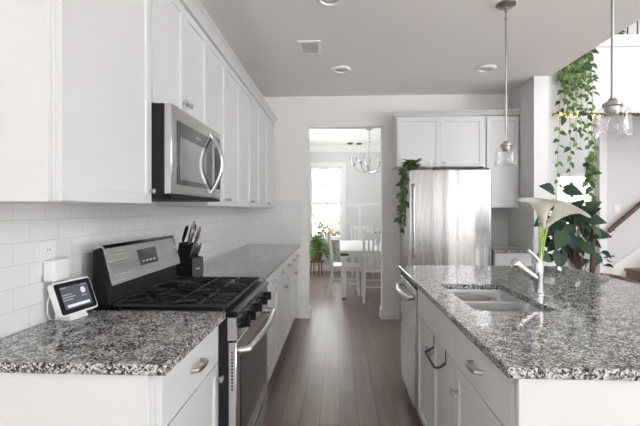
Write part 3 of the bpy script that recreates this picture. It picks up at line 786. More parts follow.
# ------------------------------------------------------------------ left counter: display, outlet, adapter, cord
def slanted(name, label):
    t = thing('smart_display', label, 'smart display', (-1.036, 1.594, .9142), -.13)
    W, H = .193, .135
    Rm = Matrix.Rotation(-.358, 4, 'Y')          # lean back: local X out of the screen, Z up the screen
    def rr(x0, x1, w, h, r, z=0):
        b = MB(); P = rrect(-w / 2, w / 2, -h / 2, h / 2, r, 5); b.prism(P, 'X', x0, x1); return b
    base = Matrix.Translation((0, 0, .0853)) @ Rm
    obj('shell', rr(-.022, 0, W, H, .014).xf(base), 'whiteplastic', t, True)
    obj('stand', MB().prism([(.018, 0), (-.055, 0), (-.052, .02), (-.035, .065), (-.005, .03)], 'Y', -.045, .045), 'whiteplastic', t, True)
    s_ = obj('screen_glass', rr(.0003, .002, W - .010, H - .014, .010).xf(base), 'blackgloss', t, True)
    obj('picture_area', rr(.0021, .0026, W - .052, H - .046, .002).xf(base), 'screen', s_, True)
    def strip(y, z, w, h, m, nm):
        obj(nm, MB().box(.0027, .0032, y - w / 2, y + w / 2, z - h / 2, z + h / 2).xf(base), m, s_, True)
    strip(.0, -.033, .115, .011, 'screenlit', 'search_bar')
    obj('sun_icon', MB().cyl((.0027, .040, .018), (.0032, .040, .018), .0125, .0125, 20).xf(base), 'screenlit', s_, True)
    strip(-.045, .012, .05, .004, 'screentext', 'text_line'); strip(-.038, .002, .065, .004, 'screentext', 'text_line'); strip(-.045, -.008, .05, .004, 'screentext', 'text_line')
    strip(.040, -.004, .03, .004, 'screentext', 'text_line'); strip(-.055, .040, .03, .003, 'screentext', 'text_line'); strip(.05, .040, .03, .003, 'screentext', 'text_line')
slanted('smart_display', 'white smart display with a lit dark screen standing on the left granite')
WF = XW + .0082
t = thing('outlet', 'white double outlet plate on the tile behind the smart display', 'outlet', (WF, 1.534, 1.155))
obj('plate', box(WF, WF + .006, 1.492, 1.578, 1.093, 1.222, .002), 'whiteplastic', t)
o = obj('socket', box(WF + .0061, WF + .008, 1.518, 1.552, 1.167, 1.20, .001), 'whiteplastic', t)
for y in (1.529, 1.541): obj('slot', box(WF + .0081, WF + .0086, y - .0012, y + .0012, 1.182, 1.191), 'slot', o)
t = thing('power_adapter', 'white block power adapter plugged into the outlet on the tile', 'adapter', (WF + .03, 1.545, 1.06))
obj('block', box(WF + .0085, WF + .055, 1.50, 1.59, 1.068, 1.15, .008, 3), 'whiteplastic', t)
obj('cord', MB().tube([(WF + .03, 1.53, 1.068), (WF + .028, 1.52, 1.03), (WF + .02, 1.512, .99), (WF + .018, 1.512, .95), (WF + .022, 1.52, .926), (WF + .03, 1.54, .9185), (WF + .038, 1.56, .9185)], .0028, 8), 'whiteplastic', t)
obj('cord', MB().tube([(WF + .05, 1.69, .935), (WF + .05, 1.71, .945), (WF + .048, 1.718, .97), (WF + .046, 1.714, 1.005), (WF + .04, 1.695, 1.035), (WF + .02, 1.66, 1.052), (WF + .012, 1.60, 1.062), (WF + .012, 1.575, 1.0665)], .0028, 8), 'whiteplastic', t)
t = thing('outlet', 'white outlet plate on the tile right of the refrigerator', 'outlet', (1.755, YB - .0085, 1.15))
obj('plate', box(1.72, 1.79, YB - .0145, YB - .0085, 1.09, 1.205, .002), 'whiteplastic', t)
for z in (1.125, 1.17): obj('socket', box(1.74, 1.77, YB - .016, YB - .0146, z - .014, z + .014, .0005), 'lens', t)

# knife block and knives
kb = Matrix.Translation((-.985, 2.665, .9142)) @ Matrix.Rotation(-.42, 4, 'Z')
t = thing('knife_block', 'black slanted knife block on the granite beyond the range', 'knife block', kb.translation[:], -.42)
obj('block', MB().prism([(-.085, 0), (.085, 0), (.085, .118), (.03, .125), (.052, .188), (-.022, .215)], 'Y', -.05, .05), 'blackplastic', t, True)
obj('front_plate', box(.0853, .0875, -.05, .05, .0, .117, .0005), 'greyplastic', t, True)
obj('emblem', box(.0876, .0881, -.018, .018, .045, .052), 'lens', t, True)
def knife(lab, x, y, z, ln, hm, w_=.012):
    dr_ = Vector((.36, 0, .93)).normalized()
    p = kb @ Vector((x, y, z)); dd = (kb.to_3x3() @ dr_)
    k_ = thing('kitchen_knife', lab, 'knife', p[:], 0, 'knives in the block')
    o_ = Vector((0, 0, 0))
    obj('bolster', MB().tube([o_ + dd * .003, o_ + dd * .015], w_ * .8, 8), 'chrome', k_, True)
    obj('handle', MB().tube([o_ + dd * .0155, o_ + dd * (.4 * ln), o_ + dd * (.85 * ln), o_ + dd * ln], [w_ * .8, w_, w_ * 1.1, w_ * .7], 8), hm, k_, True)
    obj('end_cap', MB().tube([o_ + dd * (ln + .0005), o_ + dd * (ln + .006)], w_ * .72, 8), 'chrome', k_, True)
M['handlesteel'] = stainless('knife_handle_steel', .55, .25, 0, 2)
knife('black-handled knife at the left rear of the knife block', -.012, -.034, .212, .115, 'blackplastic', .011)
knife('steel-handled knife standing tallest in the knife block', .004, .0, .207, .145, 'handlesteel', .012)
knife('black-handled knife at the far rear of the knife block', -.010, .034, .211, .12, 'blackplastic', .011)
knife('steel-handled knife at the upper right of the knife block', .034, .028, .196, .12, 'handlesteel', .012)
knife('steel-handled knife leaning in the right front corner of the block', .036, -.026, .195, .11, 'handlesteel', .012)
for k, lab in enumerate(('small steel steak knife nearest us in the lower row of the block', 'small steel steak knife in the middle of the block lower row', 'small steel steak knife farthest from us in the block lower row')):
    knife(lab, .055, -.03 + k * .028, .124, .085, 'handlesteel', .0085)

# ------------------------------------------------------------------ plants
def strand(stems, leaves, pts, rng, size, gap=.045, out=(0, -1, 0), r=.003):
    pts = [Vector(p) for p in pts]
    stems.tube(pts, r, 5)
    side = 1
    for a, b_ in zip(pts, pts[1:]):
        seg = (b_ - a); n_ = max(1, int(seg.length / gap))
        for i in range(n_):
            p = a + seg * ((i + rng.random()) / n_)
            side = -side
            o_ = Vector(out)
            lat = Vector((o_.y, -o_.x, 0)) * side * rng.uniform(.3, 1.0)
            d_ = (o_ * rng.uniform(.1, .7) + lat + Vector((0, 0, rng.uniform(-1.2, -.1)))).normalized()
            up = (o_ + Vector((rng.uniform(-.4, .4), rng.uniform(-.4, .4), rng.uniform(.2, .8)))).normalized()
            s_ = size * rng.uniform(.7, 1.25)
            leaves.leaf(p + d_ * size * .15, d_, up, s_, s_ * .72, .15, .25)
rng = random.Random(5)
# big pothos trailing from the landing ledge in the foyer
t = thing('trailing_pothos', 'long trailing green pothos cascading from the upstairs landing on the right', 'plant', (2.95, 5.26, 3.4505))
obj('pot', MB().lathe([(.085, 3.4505), (.12, 3.63), (.125, 3.65), (.115, 3.65), (.11, 3.62)], (2.95, 5.25, 0), 20), 'pot', t)
st, lv = MB(), MB()
ends = [(557.5, 190, 562), (570, 196, 569), (588, 204, 588), (563, 122, 565), (576, 150, 577), (582, 138, 582), (593, 176, 591)]
ends += [(559 + k * 3.6, 92 + rng.uniform(-20, 16) - (0 if 1 < k < 8 else 14), 563 + k * 2.9) for k in range(10)]
ends += [(560 + k * 4.2, 76 + rng.uniform(-8, 10), 565 + k * 3.6) for k in range(8)]
for ex, ey, tx_ in ends:
    yy = 5.09 - rng.uniform(0, .05)
    top = un(tx_, 40, Y=yy); top.z = 3.47; e = un(ex, ey, Y=yy)
    root = Vector((2.95 + rng.uniform(-.07, .07), 5.2, 3.66))
    pts = [root, Vector((top.x, yy + .01, 3.50))]
    m_ = max(3, int((top.z - e.z) / .22))
    for k in range(1, m_ + 1):
        f_ = k / m_
        pts.append(Vector((top.x + (e.x - top.x) * f_ + rng.uniform(-.012, .012), yy, 3.48 + (e.z - 3.48) * f_)))
    strand(st, lv, pts[1:], rng, .074, .062)
    st.tube(pts[:2], .003, 5)
for k in range(26):
    a = rng.uniform(0, 2 * PI); d_ = Vector((math.cos(a), math.sin(a) * .8, rng.uniform(.1, .9)))
    lv.leaf(Vector((2.95, 5.22, 3.66)) + d_ * rng.uniform(.05, .12), d_, (0, 0, 1), .09, .07)
for k in range(8):
    p = un(617, 33, Y=5.2) + Vector((rng.uniform(-.05, .05), 0, rng.uniform(-.06, .05)))
    lv.leaf(p, (rng.uniform(-1, 1), -.3, rng.uniform(-.5, .6)), (0, -1, .4), .08, .06)
st.tube([(2.97, 5.22, 3.66), (3.2, 5.2, 3.56), un(617, 33, Y=5.2)], .003, 5)
for k in range(22):
    p = un(rng.uniform(582, 597), rng.uniform(156, 190), Y=5.06)
    lv.leaf(p, (rng.uniform(-1, 1), -.4, rng.uniform(-1, .2)), (0, -1, .5), .085, .06)
obj('stems', st, 'stem', t); obj('leaves', lv, 'pothos', t)

# pothos on the fridge
t = thing('hanging_pothos', 'small green pothos hanging down the left side of the refrigerator', 'plant', (.82, 4.62, 1.7555))
obj('pot', MB().lathe([(.045, 1.7555), (.06, 1.82), (.062, 1.84), (.056, 1.84), (.054, 1.82)], (.82, 4.62, 0), 18), 'darkpot', t)
st, lv = MB(), MB(); rng = random.Random(11)
for ex, ey in ((402, 232), (405, 205), (399, 218), (403, 222), (407, 190), (400, 200), (404, 195), (402, 180), (406, 215), (398.5, 226), (404, 228)):
    e = un(ex, ey, Y=4.44 + rng.uniform(-.03, .12)); 
    e.x = min(e.x, .715)
    pts = [Vector((.82, 4.60, 1.84)), Vector((.78, 4.55 + rng.uniform(-.06, .06), 1.86)), Vector((.715 + rng.uniform(-.02, .0), e.y, 1.79))]
    m_ = max(2, int((1.79 - e.z) / .12))
    for k in range(1, m_ + 1): pts.append(Vector((pts[2].x + (e.x - pts[2].x) * k / m_ + rng.uniform(-.008, .008), e.y, 1.79 + (e.z - 1.79) * k / m_)))
    strand(st, lv, pts, rng, .062, .05, (-.75, -.6, 0), .0025)
for k in range(30):
    a = rng.uniform(0, 2 * PI); d_ = Vector((math.cos(a), math.sin(a), rng.uniform(.0, .7)))
    lv.leaf(Vector((.80, 4.58, 1.83)) + d_ * rng.uniform(.03, .06), d_, (0, 0, 1), .07, .05)
obj('stems', st, 'stem', t); obj('leaves', lv, 'pothos', t)

# big-leaf plant behind the island
px0, py0 = 2.13, 3.80
t = thing('potted_plant', 'big-leaved dark green plant in a pale pot behind the island', 'plant', (px0, py0, 0))
obj('pot', MB().lathe([(.13, .0), (.15, .02), (.18, .70), (.19, .73), (.18, .745), (.165, .735), (.16, .70)], (px0, py0, 0), 28), 'pot', t)
obj('soil', MB().lathe([(.159, .69), (.158, .70), (.05, .705)], (px0, py0, 0), 20), 'soil', t)
p_a, p_b = Vector((2.26, 3.84, .70)), un(594.5, 196, Y=3.84)
p_a.x = 2.26
obj('moss_pole', MB().tube([p_a, p_b], .018, 10), 'brownstem', t)
st, lv = MB(), MB(); rng = random.Random(3)
LV = [(548, 188, -.8, .35, .19), (541, 222, -.9, -.25, .17), (559, 221, -.3, -.3, .19), (561, 240, -.4, -.5, .21), (573, 219, .3, -.4, .19), (589, 211, .5, .3, .20), (597, 220, .9, -.1, .18),
      (601, 234, 1, -.05, .2), (574, 191, .7, -.2, .17), (586, 236, .2, -.6, .18), (560, 260, -.1, -.9, .19), (580, 247, .2, -.6, .17), (570, 232, 0, -.7, .17), (551, 207, -.6, -.1, .16), (553, 246, -.7, -.4, .16),
      (583, 224, .3, -.2, .16), (564, 205, -.2, .2, .16), (590, 250, .6, -.5, .15), (571, 254, -.1, -.8, .16), (549, 232, -.7, -.3, .15), (578, 205, .2, .5, .15), (594, 205, .6, .5, .14), (566, 214, -.3, .1, .16),
      (586, 227, .5, -.4, .16), (566, 247, -.3, -.7, .17), (577, 261, .1, -.9, .14), (556, 228, -.5, -.6, .16), (581, 214, .1, -.2, .15), (596, 243, .8, -.5, .14), (572, 242, .2, -.7, .16), (544, 215, -.9, 0, .13)]
LV = [(a_, b_, c_, d_, e_ * .88) for a_, b_, c_, d_, e_ in LV]
LV += [(rng.uniform(542, 600), rng.uniform(206, 266), rng.uniform(-1, 1), rng.uniform(-.8, .4), rng.uniform(.09, .14)) for k in range(22)]
for x, y, dx, dz, s_ in LV:
    c_ = un(x, y, Y=3.74 + rng.uniform(-.16, .16))
    d_ = Vector((dx, -.45, dz)).normalized()
    b0 = c_ - d_ * s_ * .5
    up = Vector((rng.uniform(-.4, .4), -.8, .5))
    lv.leaf(b0, d_, up, s_, s_ * .78, .12, .22)
    st.tube([(px0 + (b0.x - px0) * .1, py0, .70), (px0 + (b0.x - px0) * .40, (b0.y + py0) / 2, .7 + (b0.z - .7) * .7), b0], .0022, 6)
for x, y in ((607, 258), (602, 252), (610, 262), (604, 266)):
    c_ = un(x, y, Y=3.7); lv.leaf(c_, (rng.uniform(-.6, 1), -.5, rng.uniform(-.6, .3)), (0, -.6, .8), .085, .07)
    st.tube([(px0 + .1, py0, .70), ((px0 + .1 + c_.x) / 2, 3.75, .93), c_], .003, 5)
obj('stems', st, 'brownstem', t); obj('leaves', lv, 'darkleaf', t)

# calla lilies in a clear vase on the island
vx_, vy_ = 1.128, 2.42
o = tag(obj('vase', MB().lathe([(.030, .9142), (.031, .93), (.026, 1.0), (.027, 1.10), (.034, 1.18), (.0325, 1.18), (.0255, 1.10), (.0245, 1.0), (.028, .93), (.02, .92)], (vx_, vy_, 0), 24), 'glass'),
        'slim clear glass vase holding white lilies on the island', 'vase')
def lily(lab, mouth, dirv, base, size, foot, yaw_tip=1.0):
    """trumpet from base towards dirv"""
    base = Vector(base); ax = Vector(dirv).normalized()
    t_ = thing('calla_lily', lab, 'flower', (foot[0], foot[1], foot[2]), 0, 'white lilies in the vase')
    foot = Vector(foot)
    obj('stem', MB().tube([foot, foot + (base - foot) * .35 + Vector((.002, 0, 0)), foot + (base - foot) * .7, base + ax * .01], [.0055, .006, .006, .007], 8), 'lilystem', t_)
    tip = Vector(mouth); tip = (tip - ax * tip.dot(ax)).normalized(); sd = ax.cross(tip)
    b = MB(); rings = []; nA, nR = 28, 12
    for i in range(nR + 1):
        f_ = i / nR; ring = []
        for k in range(nA):
            a = 2 * PI * k / nA; ca = math.cos(a); lip = max(0, ca) ** 3
            rad = size * (.045 + .16 * f_ + .20 * f_ ** 2.4) * (1 + .75 * lip * f_ ** 3 + .10 * (math.sin(a) ** 2) * f_ ** 2)
            h = size * (f_ * 1.0 - .16 * f_ ** 8 + .10 * f_ ** 2 * ca)
            ring.append(b.bm.verts.new(base + ax * h + (tip * ca + sd * math.sin(a)) * rad))
        rings.append(ring)
    for A, B in zip(rings, rings[1:]):
        for k in range(nA):
            f = b.bm.faces.new((A[k], A[(k + 1) % nA], B[(k + 1) % nA], B[k])); f.smooth = True
    bmesh.ops.solidify(b.bm, geom=b.bm.faces[:], thickness=.0015)
    obj('petal', b, M['lily'], t_)
    obj('spadix', MB().tube([base + ax * .012, base + ax * size * .35, base + ax * size * .62], [.005, .006, .003], 8), 'spadix', t_)
m = M['lily'] = mat('lily_petal_white', (.93, .93, .88), .5)
tl_ = N(m, 'ShaderNodeBsdfTranslucent'); tl_.inputs[0].default_value = (.9, .9, .8, 1)      # thin petals let light through
mx_ = N(m, 'ShaderNodeMixShader'); mx_.inputs[0].default_value = .35
L(m, bsdf(m).outputs[0], mx_.inputs[1]); L(m, tl_.outputs[0], mx_.inputs[2]); L(m, mx_.outputs[0], m.node_tree.nodes['Material Output'].inputs[0])
lily('white calla lily opening to the left above the glass vase', (-1, -.2, .1), (-.16, -.22, 1), (1.138, 2.375, 1.235), .195, (1.120, 2.418, .935))
lily('white calla lily opening to the right above the glass vase', (1, -.3, -.1), (.66, -.15, .8), (1.165, 2.40, 1.245), .19, (1.136, 2.428, .935))
lily('smaller white calla lily behind the other two in the glass vase', (.2, -1, .2), (.22, -.20, 1), (1.160, 2.47, 1.26), .165, (1.130, 2.40, .935))

# ------------------------------------------------------------------ bar stool (curved wooden back seen past the island edge)
sx_, sy_ = 2.00, 2.78
t = thing('bar_stool', 'brown wooden stool with curved back rail past the right island edge', 'stool', (sx_, sy_, 0))
obj('seat', MB().lathe([(.17, .60), (.19, .61), (.19, .635), (.17, .645), (.05, .638)], (sx_, sy_, 0), 28), 'woodbrown', t)
for a in (.8, 2.35, 3.93, 5.5):
    obj('leg', MB().tube([(sx_ + .13 * math.cos(a), sy_ + .13 * math.sin(a), .605), (sx_ + .19 * math.cos(a), sy_ + .19 * math.sin(a), 0)], [.016, .013], 10), 'woodbrown', t)
obj('foot_ring', MB().tube([(sx_ + .172 * math.cos(k * PI / 12), sy_ + .172 * math.sin(k * PI / 12), .22) for k in range(24)], .009, 6, True), 'woodbrown', t)
arc = [un(601, 275.5, X=1.90), un(610, 276.3, X=1.98), un(621, 278.3, X=2.0), un(634, 283, X=1.97), un(644, 287, X=1.90)]
obj('back_rail', MB().tube(arc, .017, 10), 'woodbrown', t)
for p, a in ((arc[1], 1.3), (arc[3], -1.0)):
    obj('back_post', MB().tube([(sx_ + .15 * math.cos(a), sy_ + .15 * math.sin(a), .63), tuple(p - Vector((0, 0, .012)))], .011, 8), 'woodbrown', t)

# ------------------------------------------------------------------ foyer: stairs, rail, garland, picture, switch, balusters
t = thing('staircase', 'brown carpeted stairs climbing to the right in the foyer', 'stairs', (3.6, 5.8, 0))
p = un(626, 268, Y=6.155); zt, x_ = p.z, p.x
for k in range(-3, 6):
    z1_ = zt + k * .178
    if z1_ < .05: continue
    obj('step', MB().prism([(x_ + k * .25, 0), (x_ + k * .25 + .0, z1_ - .04), (x_ + k * .25 - .025, z1_ - .035), (x_ + k * .25 - .025, z1_ - .005), (x_ + k * .25 - .018, z1_), (x_ + k * .25 + .2245, z1_), (x_ + k * .25 + .2245, 0)], 'Y', 5.36, 6.155), 'carpet', t)
obj('skirt_board', MB().prism([(x_ - .60, 0), (x_ - .30, 0), (x_ + 1.6, .45), (x_ + 1.6, zt + 1.6 * .712 + .16), (x_ - .60, max(.12, zt - .60 * .712 + .16))], 'Y', 6.158, 6.179), 'trim', t)
a = un(610, 230, Y=6.10); b_ = un(652, 194.5, Y=6.10); dd = (b_ - a)
t = thing('handrail', 'dark wooden stair handrail rising to the right on the foyer wall', 'handrail', a[:])
obj('rail', MB().tube([a + Vector((-.012, 0, -.035)), a, a + dd * .5, a + dd, a + dd * 1.8], [.024, .032, .032, .032, .032], 12), 'wooddark', t)
for f_ in (.12, 1.4):
    q_ = a + dd * f_; obj('bracket', MB().tube([q_ + Vector((0, 0, -.033)), q_ + Vector((0, .03, -.07)), Vector((q_.x, 6.1995, q_.z - .08))], .009, 8), 'darkmetal', t)
q_ = un(618, 209, Y=6.19)
t = thing('light_switch', 'white light switch plate on the wall above the stair handrail', 'switch', (q_.x, 6.2, q_.z))
obj('plate', box(q_.x - .042, q_.x + .042, 6.193, 6.1998, q_.z - .062, q_.z + .062, .002), 'whiteplastic', t)
obj('rocker', box(q_.x - .016, q_.x + .016, 6.190, 6.1929, q_.z - .033, q_.z + .033, .001), 'whiteplastic', t)
t = thing('garland', 'green garland with warm fairy lights along the foyer opening header', 'garland', (3.2, 5.15, 2.5))
gp = [un(x, 113.5 + .5 * math.sin(k * 1.3), Y=5.158) for k, x in enumerate(range(553, 650, 8))]
obj('vine', MB().tube(gp, .009, 6), 'brownstem', t)
lv = MB(); rng = random.Random(8)
for k in range(150):
    i = rng.randrange(len(gp) - 1); p = gp[i].lerp(gp[i + 1], rng.random())
    d_ = Vector((rng.uniform(-1, 1), -rng.random() * .7, rng.uniform(-.8, .6)))
    lv.leaf(p, d_, (0, -.5, 1), .045, .02, .1, .2, False)
obj('sprigs', lv, 'darkleaf', t)
for x, y in ((557, 113), (561, 114.5), (565, 113), (571, 115), (577, 113), (592.5, 117), (595, 114), (599, 116)):
    obj('fairy_light', MB().ball(un(x, y, Y=5.135), .017, (1, 1, 1), 10, 6), 'gold', t)
q0, q1 = un(587, 163, Y=8.36), un(600, 180, Y=8.36)
t = thing('framed_picture', 'dark framed picture on the wall beyond the foyer opening', 'picture', (q0.x, 8.38, q1.z))
obj('frame', box(q0.x, q1.x + .1, 8.372, 8.399, q1.z, q0.z, .004), 'wooddark', t)
obj('canvas', box(q0.x + .03, q1.x + .07, 8.366, 8.3715, q1.z + .03, q0.z - .03), 'picture', t)
t = thing('balcony_railing', 'dark balusters of the upstairs landing at the top right', 'railing', (3.6, 5.26, 3.45))
for k in range(5):
    x = un(627.5, 28, Y=5.26).x + (k - 1) * .118
    obj('baluster', MB().cyl((x, 5.26, 3.4505), (x, 5.26, 4.30), .0085, .0085, 8), 'darkmetal', t)
obj('top_rail', box(3.3, 4.15, 5.23, 5.29, 4.3005, 4.35, .008), 'wooddark', t)

# ------------------------------------------------------------------ dining room furniture
def make_chair(label):
    t = thing('dining_chair', label, 'chair', (0, 0, 0), 0, 'white slat-back chairs around the dining table')
    o = lambda n_, b_: obj(n_, b_, 'furn', t, True)
    o('seat', MB().prism([(-.21, -.20), (.21, -.20), (.23, .22), (.20, .235), (-.20, .235), (-.23, .22)], 'Z', .435, .465))
    for s_ in (-1, 1):
        o('leg', MB().tube([(s_ * .20, .19, .434), (s_ * .20, .20, .2), (s_ * .205, .205, 0)], [.021, .018, .014], 8))
        o('leg', MB().tube([(s_ * .205, -.27, 0), (s_ * .195, -.215, .22), (s_ * .19, -.205, .45)], [.015, .02, .02], 8))
        o('back_post', MB().tube([(s_ * .19, -.208, .452), (s_ * .195, -.225, .65), (s_ * .205, -.275, .96)], [.02, .02, .017], 8))
    o('top_rail', MB().prism([(-.225, -.262), (0, -.275), (.225, -.262), (.225, -.285), (0, -.30), (-.225, -.285)], 'Z', .925, 1.0))
    o('lower_rail', box(-.172, .172, -.222, -.205, .50, .535, .003))
    for k in range(5):
        x = -.132 + k * .066
        b = MB(); b.prism([(-.206, .536), (-.221, .536), (-.283, .924), (-.268, .924)], 'X', x - .014, x + .014); o('slat', b)
    o('stretcher', MB().tube([(-.185, -.225, .22), (.185, -.225, .22)], .011, 8))
    o('stretcher', MB().tube([(-.185, .2, .25), (.185, .2, .25)], .011, 8))
    for s_ in (-1, 1): o('stretcher', MB().tube([(s_ * .199, -.20, .19), (s_ * .201, .185, .19)], .011, 8))
    return t
ch = make_chair('white slat-back dining chair with its back to us, nearest the doorway')
ch.location = (.555, 6.25, 0)
dup(ch, (.10, 6.70, 0), -PI / 2, 'white slat-back dining chair seen from the side, left of the table')
dup(ch, (.47, 8.62, 0), PI, 'white dining chair facing us at the far end of the table')
TX0, TX1, TY0, TY1 = .035, 1.05, 6.20, 8.20
t = thing('dining_table', 'long white dining table beyond the doorway', 'table', ((TX0 + TX1) / 2, (TY0 + TY1) / 2, 0))
obj('tabletop', box(TX0 - .02, TX1 + .02, TY0 - .03, TY1 + .03, .702, .735, .004), 'furn', t)
ap = MB(); 
for a_ in ((TX0 + .075, TX1 - .075, TY0 + .02, TY0 + .04), (TX0 + .075, TX1 - .075, TY1 - .04, TY1 - .02)): obj('apron', box(*a_, .63, .7015, .002), 'furn', t)
for a_ in ((TX0 + .02, TX0 + .04, TY0 + .075, TY1 - .075), (TX1 - .04, TX1 - .02, TY0 + .075, TY1 - .075)): obj('apron', box(*a_, .63, .7015, .002), 'furn', t)
for x in (TX0, TX1 - .072):
    for y in (TY0, TY1 - .072):
        lg = obj('leg', box(x, x + .072, y, y + .072, .03, .7015, .003), 'furn', t)
        obj('foot', box(x + .004, x + .068, y + .004, y + .068, 0, .0295, .002), 'wooddark', lg)
obj('corner_bracket', box(TX0 - .012, TX0 + .105, TY0 - .006, TY0 - .0005, .655, .69, .001), 'darkmetal', t)
p = un(377, 240, Y=7.1)
o = tag(obj('vase', MB().lathe([(.04, .7352), (.06, .80), (.05, .86), (.03, .90), (.028, .90), (.045, .86)], (p.x, 7.1, 0), 18), 'pot'), 'small vase with blossom branches on the dining table', 'vase')
t = thing('blossom_branch', 'white blossom branches in the vase on the dining table', 'flowers', (p.x, 7.1, .76))
st, bl = MB(), MB(); rng = random.Random(4)
for k in range(9):
    e = Vector((p.x + rng.uniform(-.14, .14), 7.1 + rng.uniform(-.12, .12), .74 + rng.uniform(.22, .36)))
    st.tube([(p.x, 7.1, .80), (p.x + (e.x - p.x) * .3, 7.1, .92), e], .004, 5)
    for j in range(3): bl.ball(e + Vector((rng.uniform(-.03, .03), rng.uniform(-.03, .03), rng.uniform(-.06, .02))), .021, (1, 1, .9), 8, 6)
obj('twigs', st, 'brownstem', t); obj('blossoms', bl, 'cotton', t)

# fern on a stand at the dining window
q = un(322, 262, Y=8.6)
fxx, fyy = -.46, 8.42
t = thing('plant_stand', 'small wicker stool holding the fern by the dining window', 'plant stand', (fxx, fyy, 0))
obj('top', MB().lathe([(.15, .28), (.16, .29), (.16, .305), (.15, .31)], (fxx, fyy, 0), 20), 'basket', t)
for a in (.5, 2.07, 3.64, 5.21): obj('leg', MB().cyl((fxx + .13 * math.cos(a), fyy + .13 * math.sin(a), 0), (fxx + .11 * math.cos(a), fyy + .11 * math.sin(a), .279), .014, .014, 8), 'basket', t)
t = thing('fern', 'bushy green fern in front of the dining room window', 'plant', (fxx, fyy, .3102))
obj('pot', MB().lathe([(.09, .3102), (.13, .46), (.135, .48), (.12, .48), (.115, .45)], (fxx, fyy, 0), 20), 'basket', t)
lv = MB(); rng = random.Random(21)
for k in range(170):
    a = rng.uniform(0, 2 * PI); ln = rng.uniform(.45, .70); el = rng.uniform(.5, 1.4)
    d_ = Vector((math.cos(a) * math.cos(el), math.sin(a) * math.cos(el) * .55, math.sin(el)))
    pts = []; p = Vector((fxx, fyy, .48)); v = d_.copy()
    for i in range(11):
        pts.append(p.copy()); p = p + v * ln / 10; v = (v + Vector((0, 0, -.20 - .03 * i))).normalized()
    for i in range(1, 10):
        tg = (pts[i + 1] - pts[i - 1]).normalized(); sd = tg.cross(Vector((0, 0, 1)))
        if sd.length < .05: sd = Vector((1, 0, 0))
        sd.normalize()
        w_ = .085 * math.sin(PI * (i + .6) / 11.2)
        for s_ in (-1, 1):
            A = pts[i]; tipv = A + sd * s_ * w_ + tg * .02
            vs = [lv.bm.verts.new(x) for x in (A - tg * .012, A + tg * .012, tipv)]
            lv.bm.faces.new(vs)
obj('fronds', lv, 'fern', t)

# chandelier
cx, cy = .515, 7.2
t = thing('chandelier', 'chandelier with glass cups hanging over the dining table', 'chandelier', (cx, cy, ZC))
obj('canopy', MB().lathe([(.06, ZC - .0003), (.06, ZC - .015), (.03, ZC - .03), (.012, ZC - .04)], (cx, cy, 0), 20), 'nickel', t)
b = MB()
for k in range(9):
    z = ZC - .06 - k * .035
    pts = [(cx + (.010 * math.cos(a) if k % 2 else 0), cy + (0 if k % 2 else .010 * math.cos(a)), z + .022 * math.sin(a)) for a in [i * PI / 5 for i in range(10)]]
    b.tube(pts, .0035, 5, True)
obj('chain', b, 'nickel', t)
obj('stem', MB().lathe([(.006, ZC - .36), (.007, 2.12), (.018, 2.08), (.012, 2.03), (.028, 2.0), (.01, 1.975), (.004, 1.965)], (cx, cy, 0), 14), 'nickel', t)
for k in range(5):
    a = .35 + k * 2 * PI / 5; ca, sa = math.cos(a), math.sin(a)
    arm = obj('arm', MB().tube([(cx + ca * r, cy + sa * r, z) for r, z in ((.015, 2.0), (.08, 1.985), (.16, 1.995), (.23, 2.04), (.27, 2.10))], .0085, 8), 'nickel', t)
    obj('cup', MB().lathe([(.012, 2.101), (.03, 2.108), (.022, 2.125), (.018, 2.15)], (cx + ca * .27, cy + sa * .27, 0), 14), 'nickel', arm)
    obj('glass_shade', MB().lathe([(.03, 2.112), (.05, 2.14), (.06, 2.20), (.068, 2.27), (.066, 2.27), (.057, 2.20)], (cx + ca * .27, cy + sa * .27, 0), 20, False), 'glass', arm)
for px_, py_, lab in ((350, 143, 'tiny grey ceiling disc left of the chandelier canopy'), (359, 143.3, 'tiny grey ceiling disc close behind the chandelier canopy')):
    p = un(px_, py_, Z=ZC); tag(obj('ceiling_disc', MB().lathe([(.06, ZC - .0003), (.06, ZC - .02), (.04, ZC - .03)], (p.x, p.y, 0), 16), 'ventgrey'), lab, 'ceiling fixture')

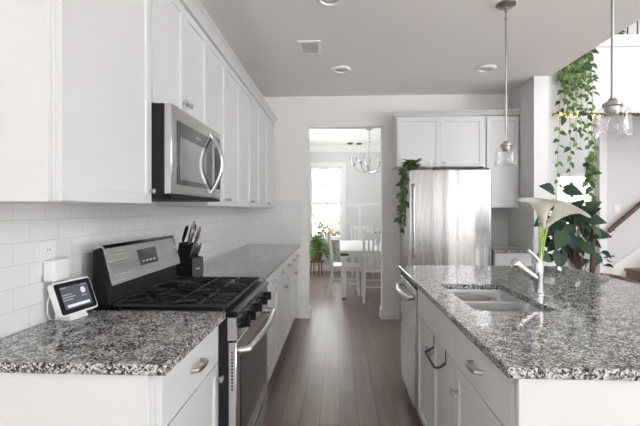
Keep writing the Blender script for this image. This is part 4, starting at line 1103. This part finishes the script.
# ------------------------------------------------------------------ outside the dining window
struct('ground', box(-14, 14, 9.4, 40, -.4, -.3), 'grass')
t = thing('neighbour_house', 'pale neighbouring house seen through the dining window', 'house', (-1, 19, -.3))
obj('wall', box(-7, 4.5, 18, 24, -.3, 5.2), 'siding', t)
rf = obj('roof', MB().prism([(17.4, 5.2), (24.6, 5.2), (21, 7.6)], 'X', -7.4, 4.9), 'roofing', t)
def hwin(x, z, w_, h_):
    o_ = obj('window', box(x - w_ / 2, x + w_ / 2, 17.95, 17.999, z - h_ / 2, z + h_ / 2), 'trim', t)
    obj('pane', box(x - w_ / 2 + .06, x + w_ / 2 - .06, 17.94, 17.9495, z - h_ / 2 + .06, z + h_ / 2 - .06), 'ventgrey', o_)
q = un(331, 193, Y=18); hwin(q.x, q.z, .55, .55)
q2 = un(322, 188, Y=17.9)
obj('belt_trim', box(-6.9, 4.4, 17.93, 17.999, q2.z + .30, q2.z + .40), 'lens', t)
def tree(x, y, h, rad, n_, lab, seed):
    rng = random.Random(seed)
    t = thing('tree', lab, 'tree', (x, y, -.3))
    b = MB(); b.tube([(x, y, -.3), (x + .05, y, h * .5), (x - .04, y, h)], [.07, .05, .02], 8)
    lv = MB()
    for k in range(14):
        a = rng.uniform(0, 2 * PI); e = Vector((x + math.cos(a) * rad * rng.uniform(.5, 1), y + math.sin(a) * rad * .7, h * rng.uniform(.45, 1.1)))
        s_ = Vector((x, y, h * rng.uniform(.2, .6))); b.tube([s_, s_.lerp(e, .5) + Vector((0, 0, .08)), e], [.025, .016, .006], 5)
        for j in range(n_):
            p = s_.lerp(e, rng.uniform(.35, 1.05)) + Vector((rng.uniform(-.14, .14), rng.uniform(-.14, .14), rng.uniform(-.14, .14)))
            lv.leaf(p, (rng.uniform(-1, 1), rng.uniform(-1, 1), rng.uniform(-1, .5)), (0, 0, 1), .10, .05, .1, .2, False)
    obj('trunk', b, 'brownstem', t); obj('foliage', lv, 'tree', t)
tree(-.22, 11.2, 1.25, .75, 40, 'small loose-leaved tree outside the left of the dining window', 1)
tree(.30, 13.6, 1.15, .6, 16, 'small sparse tree outside the right of the dining window', 2)
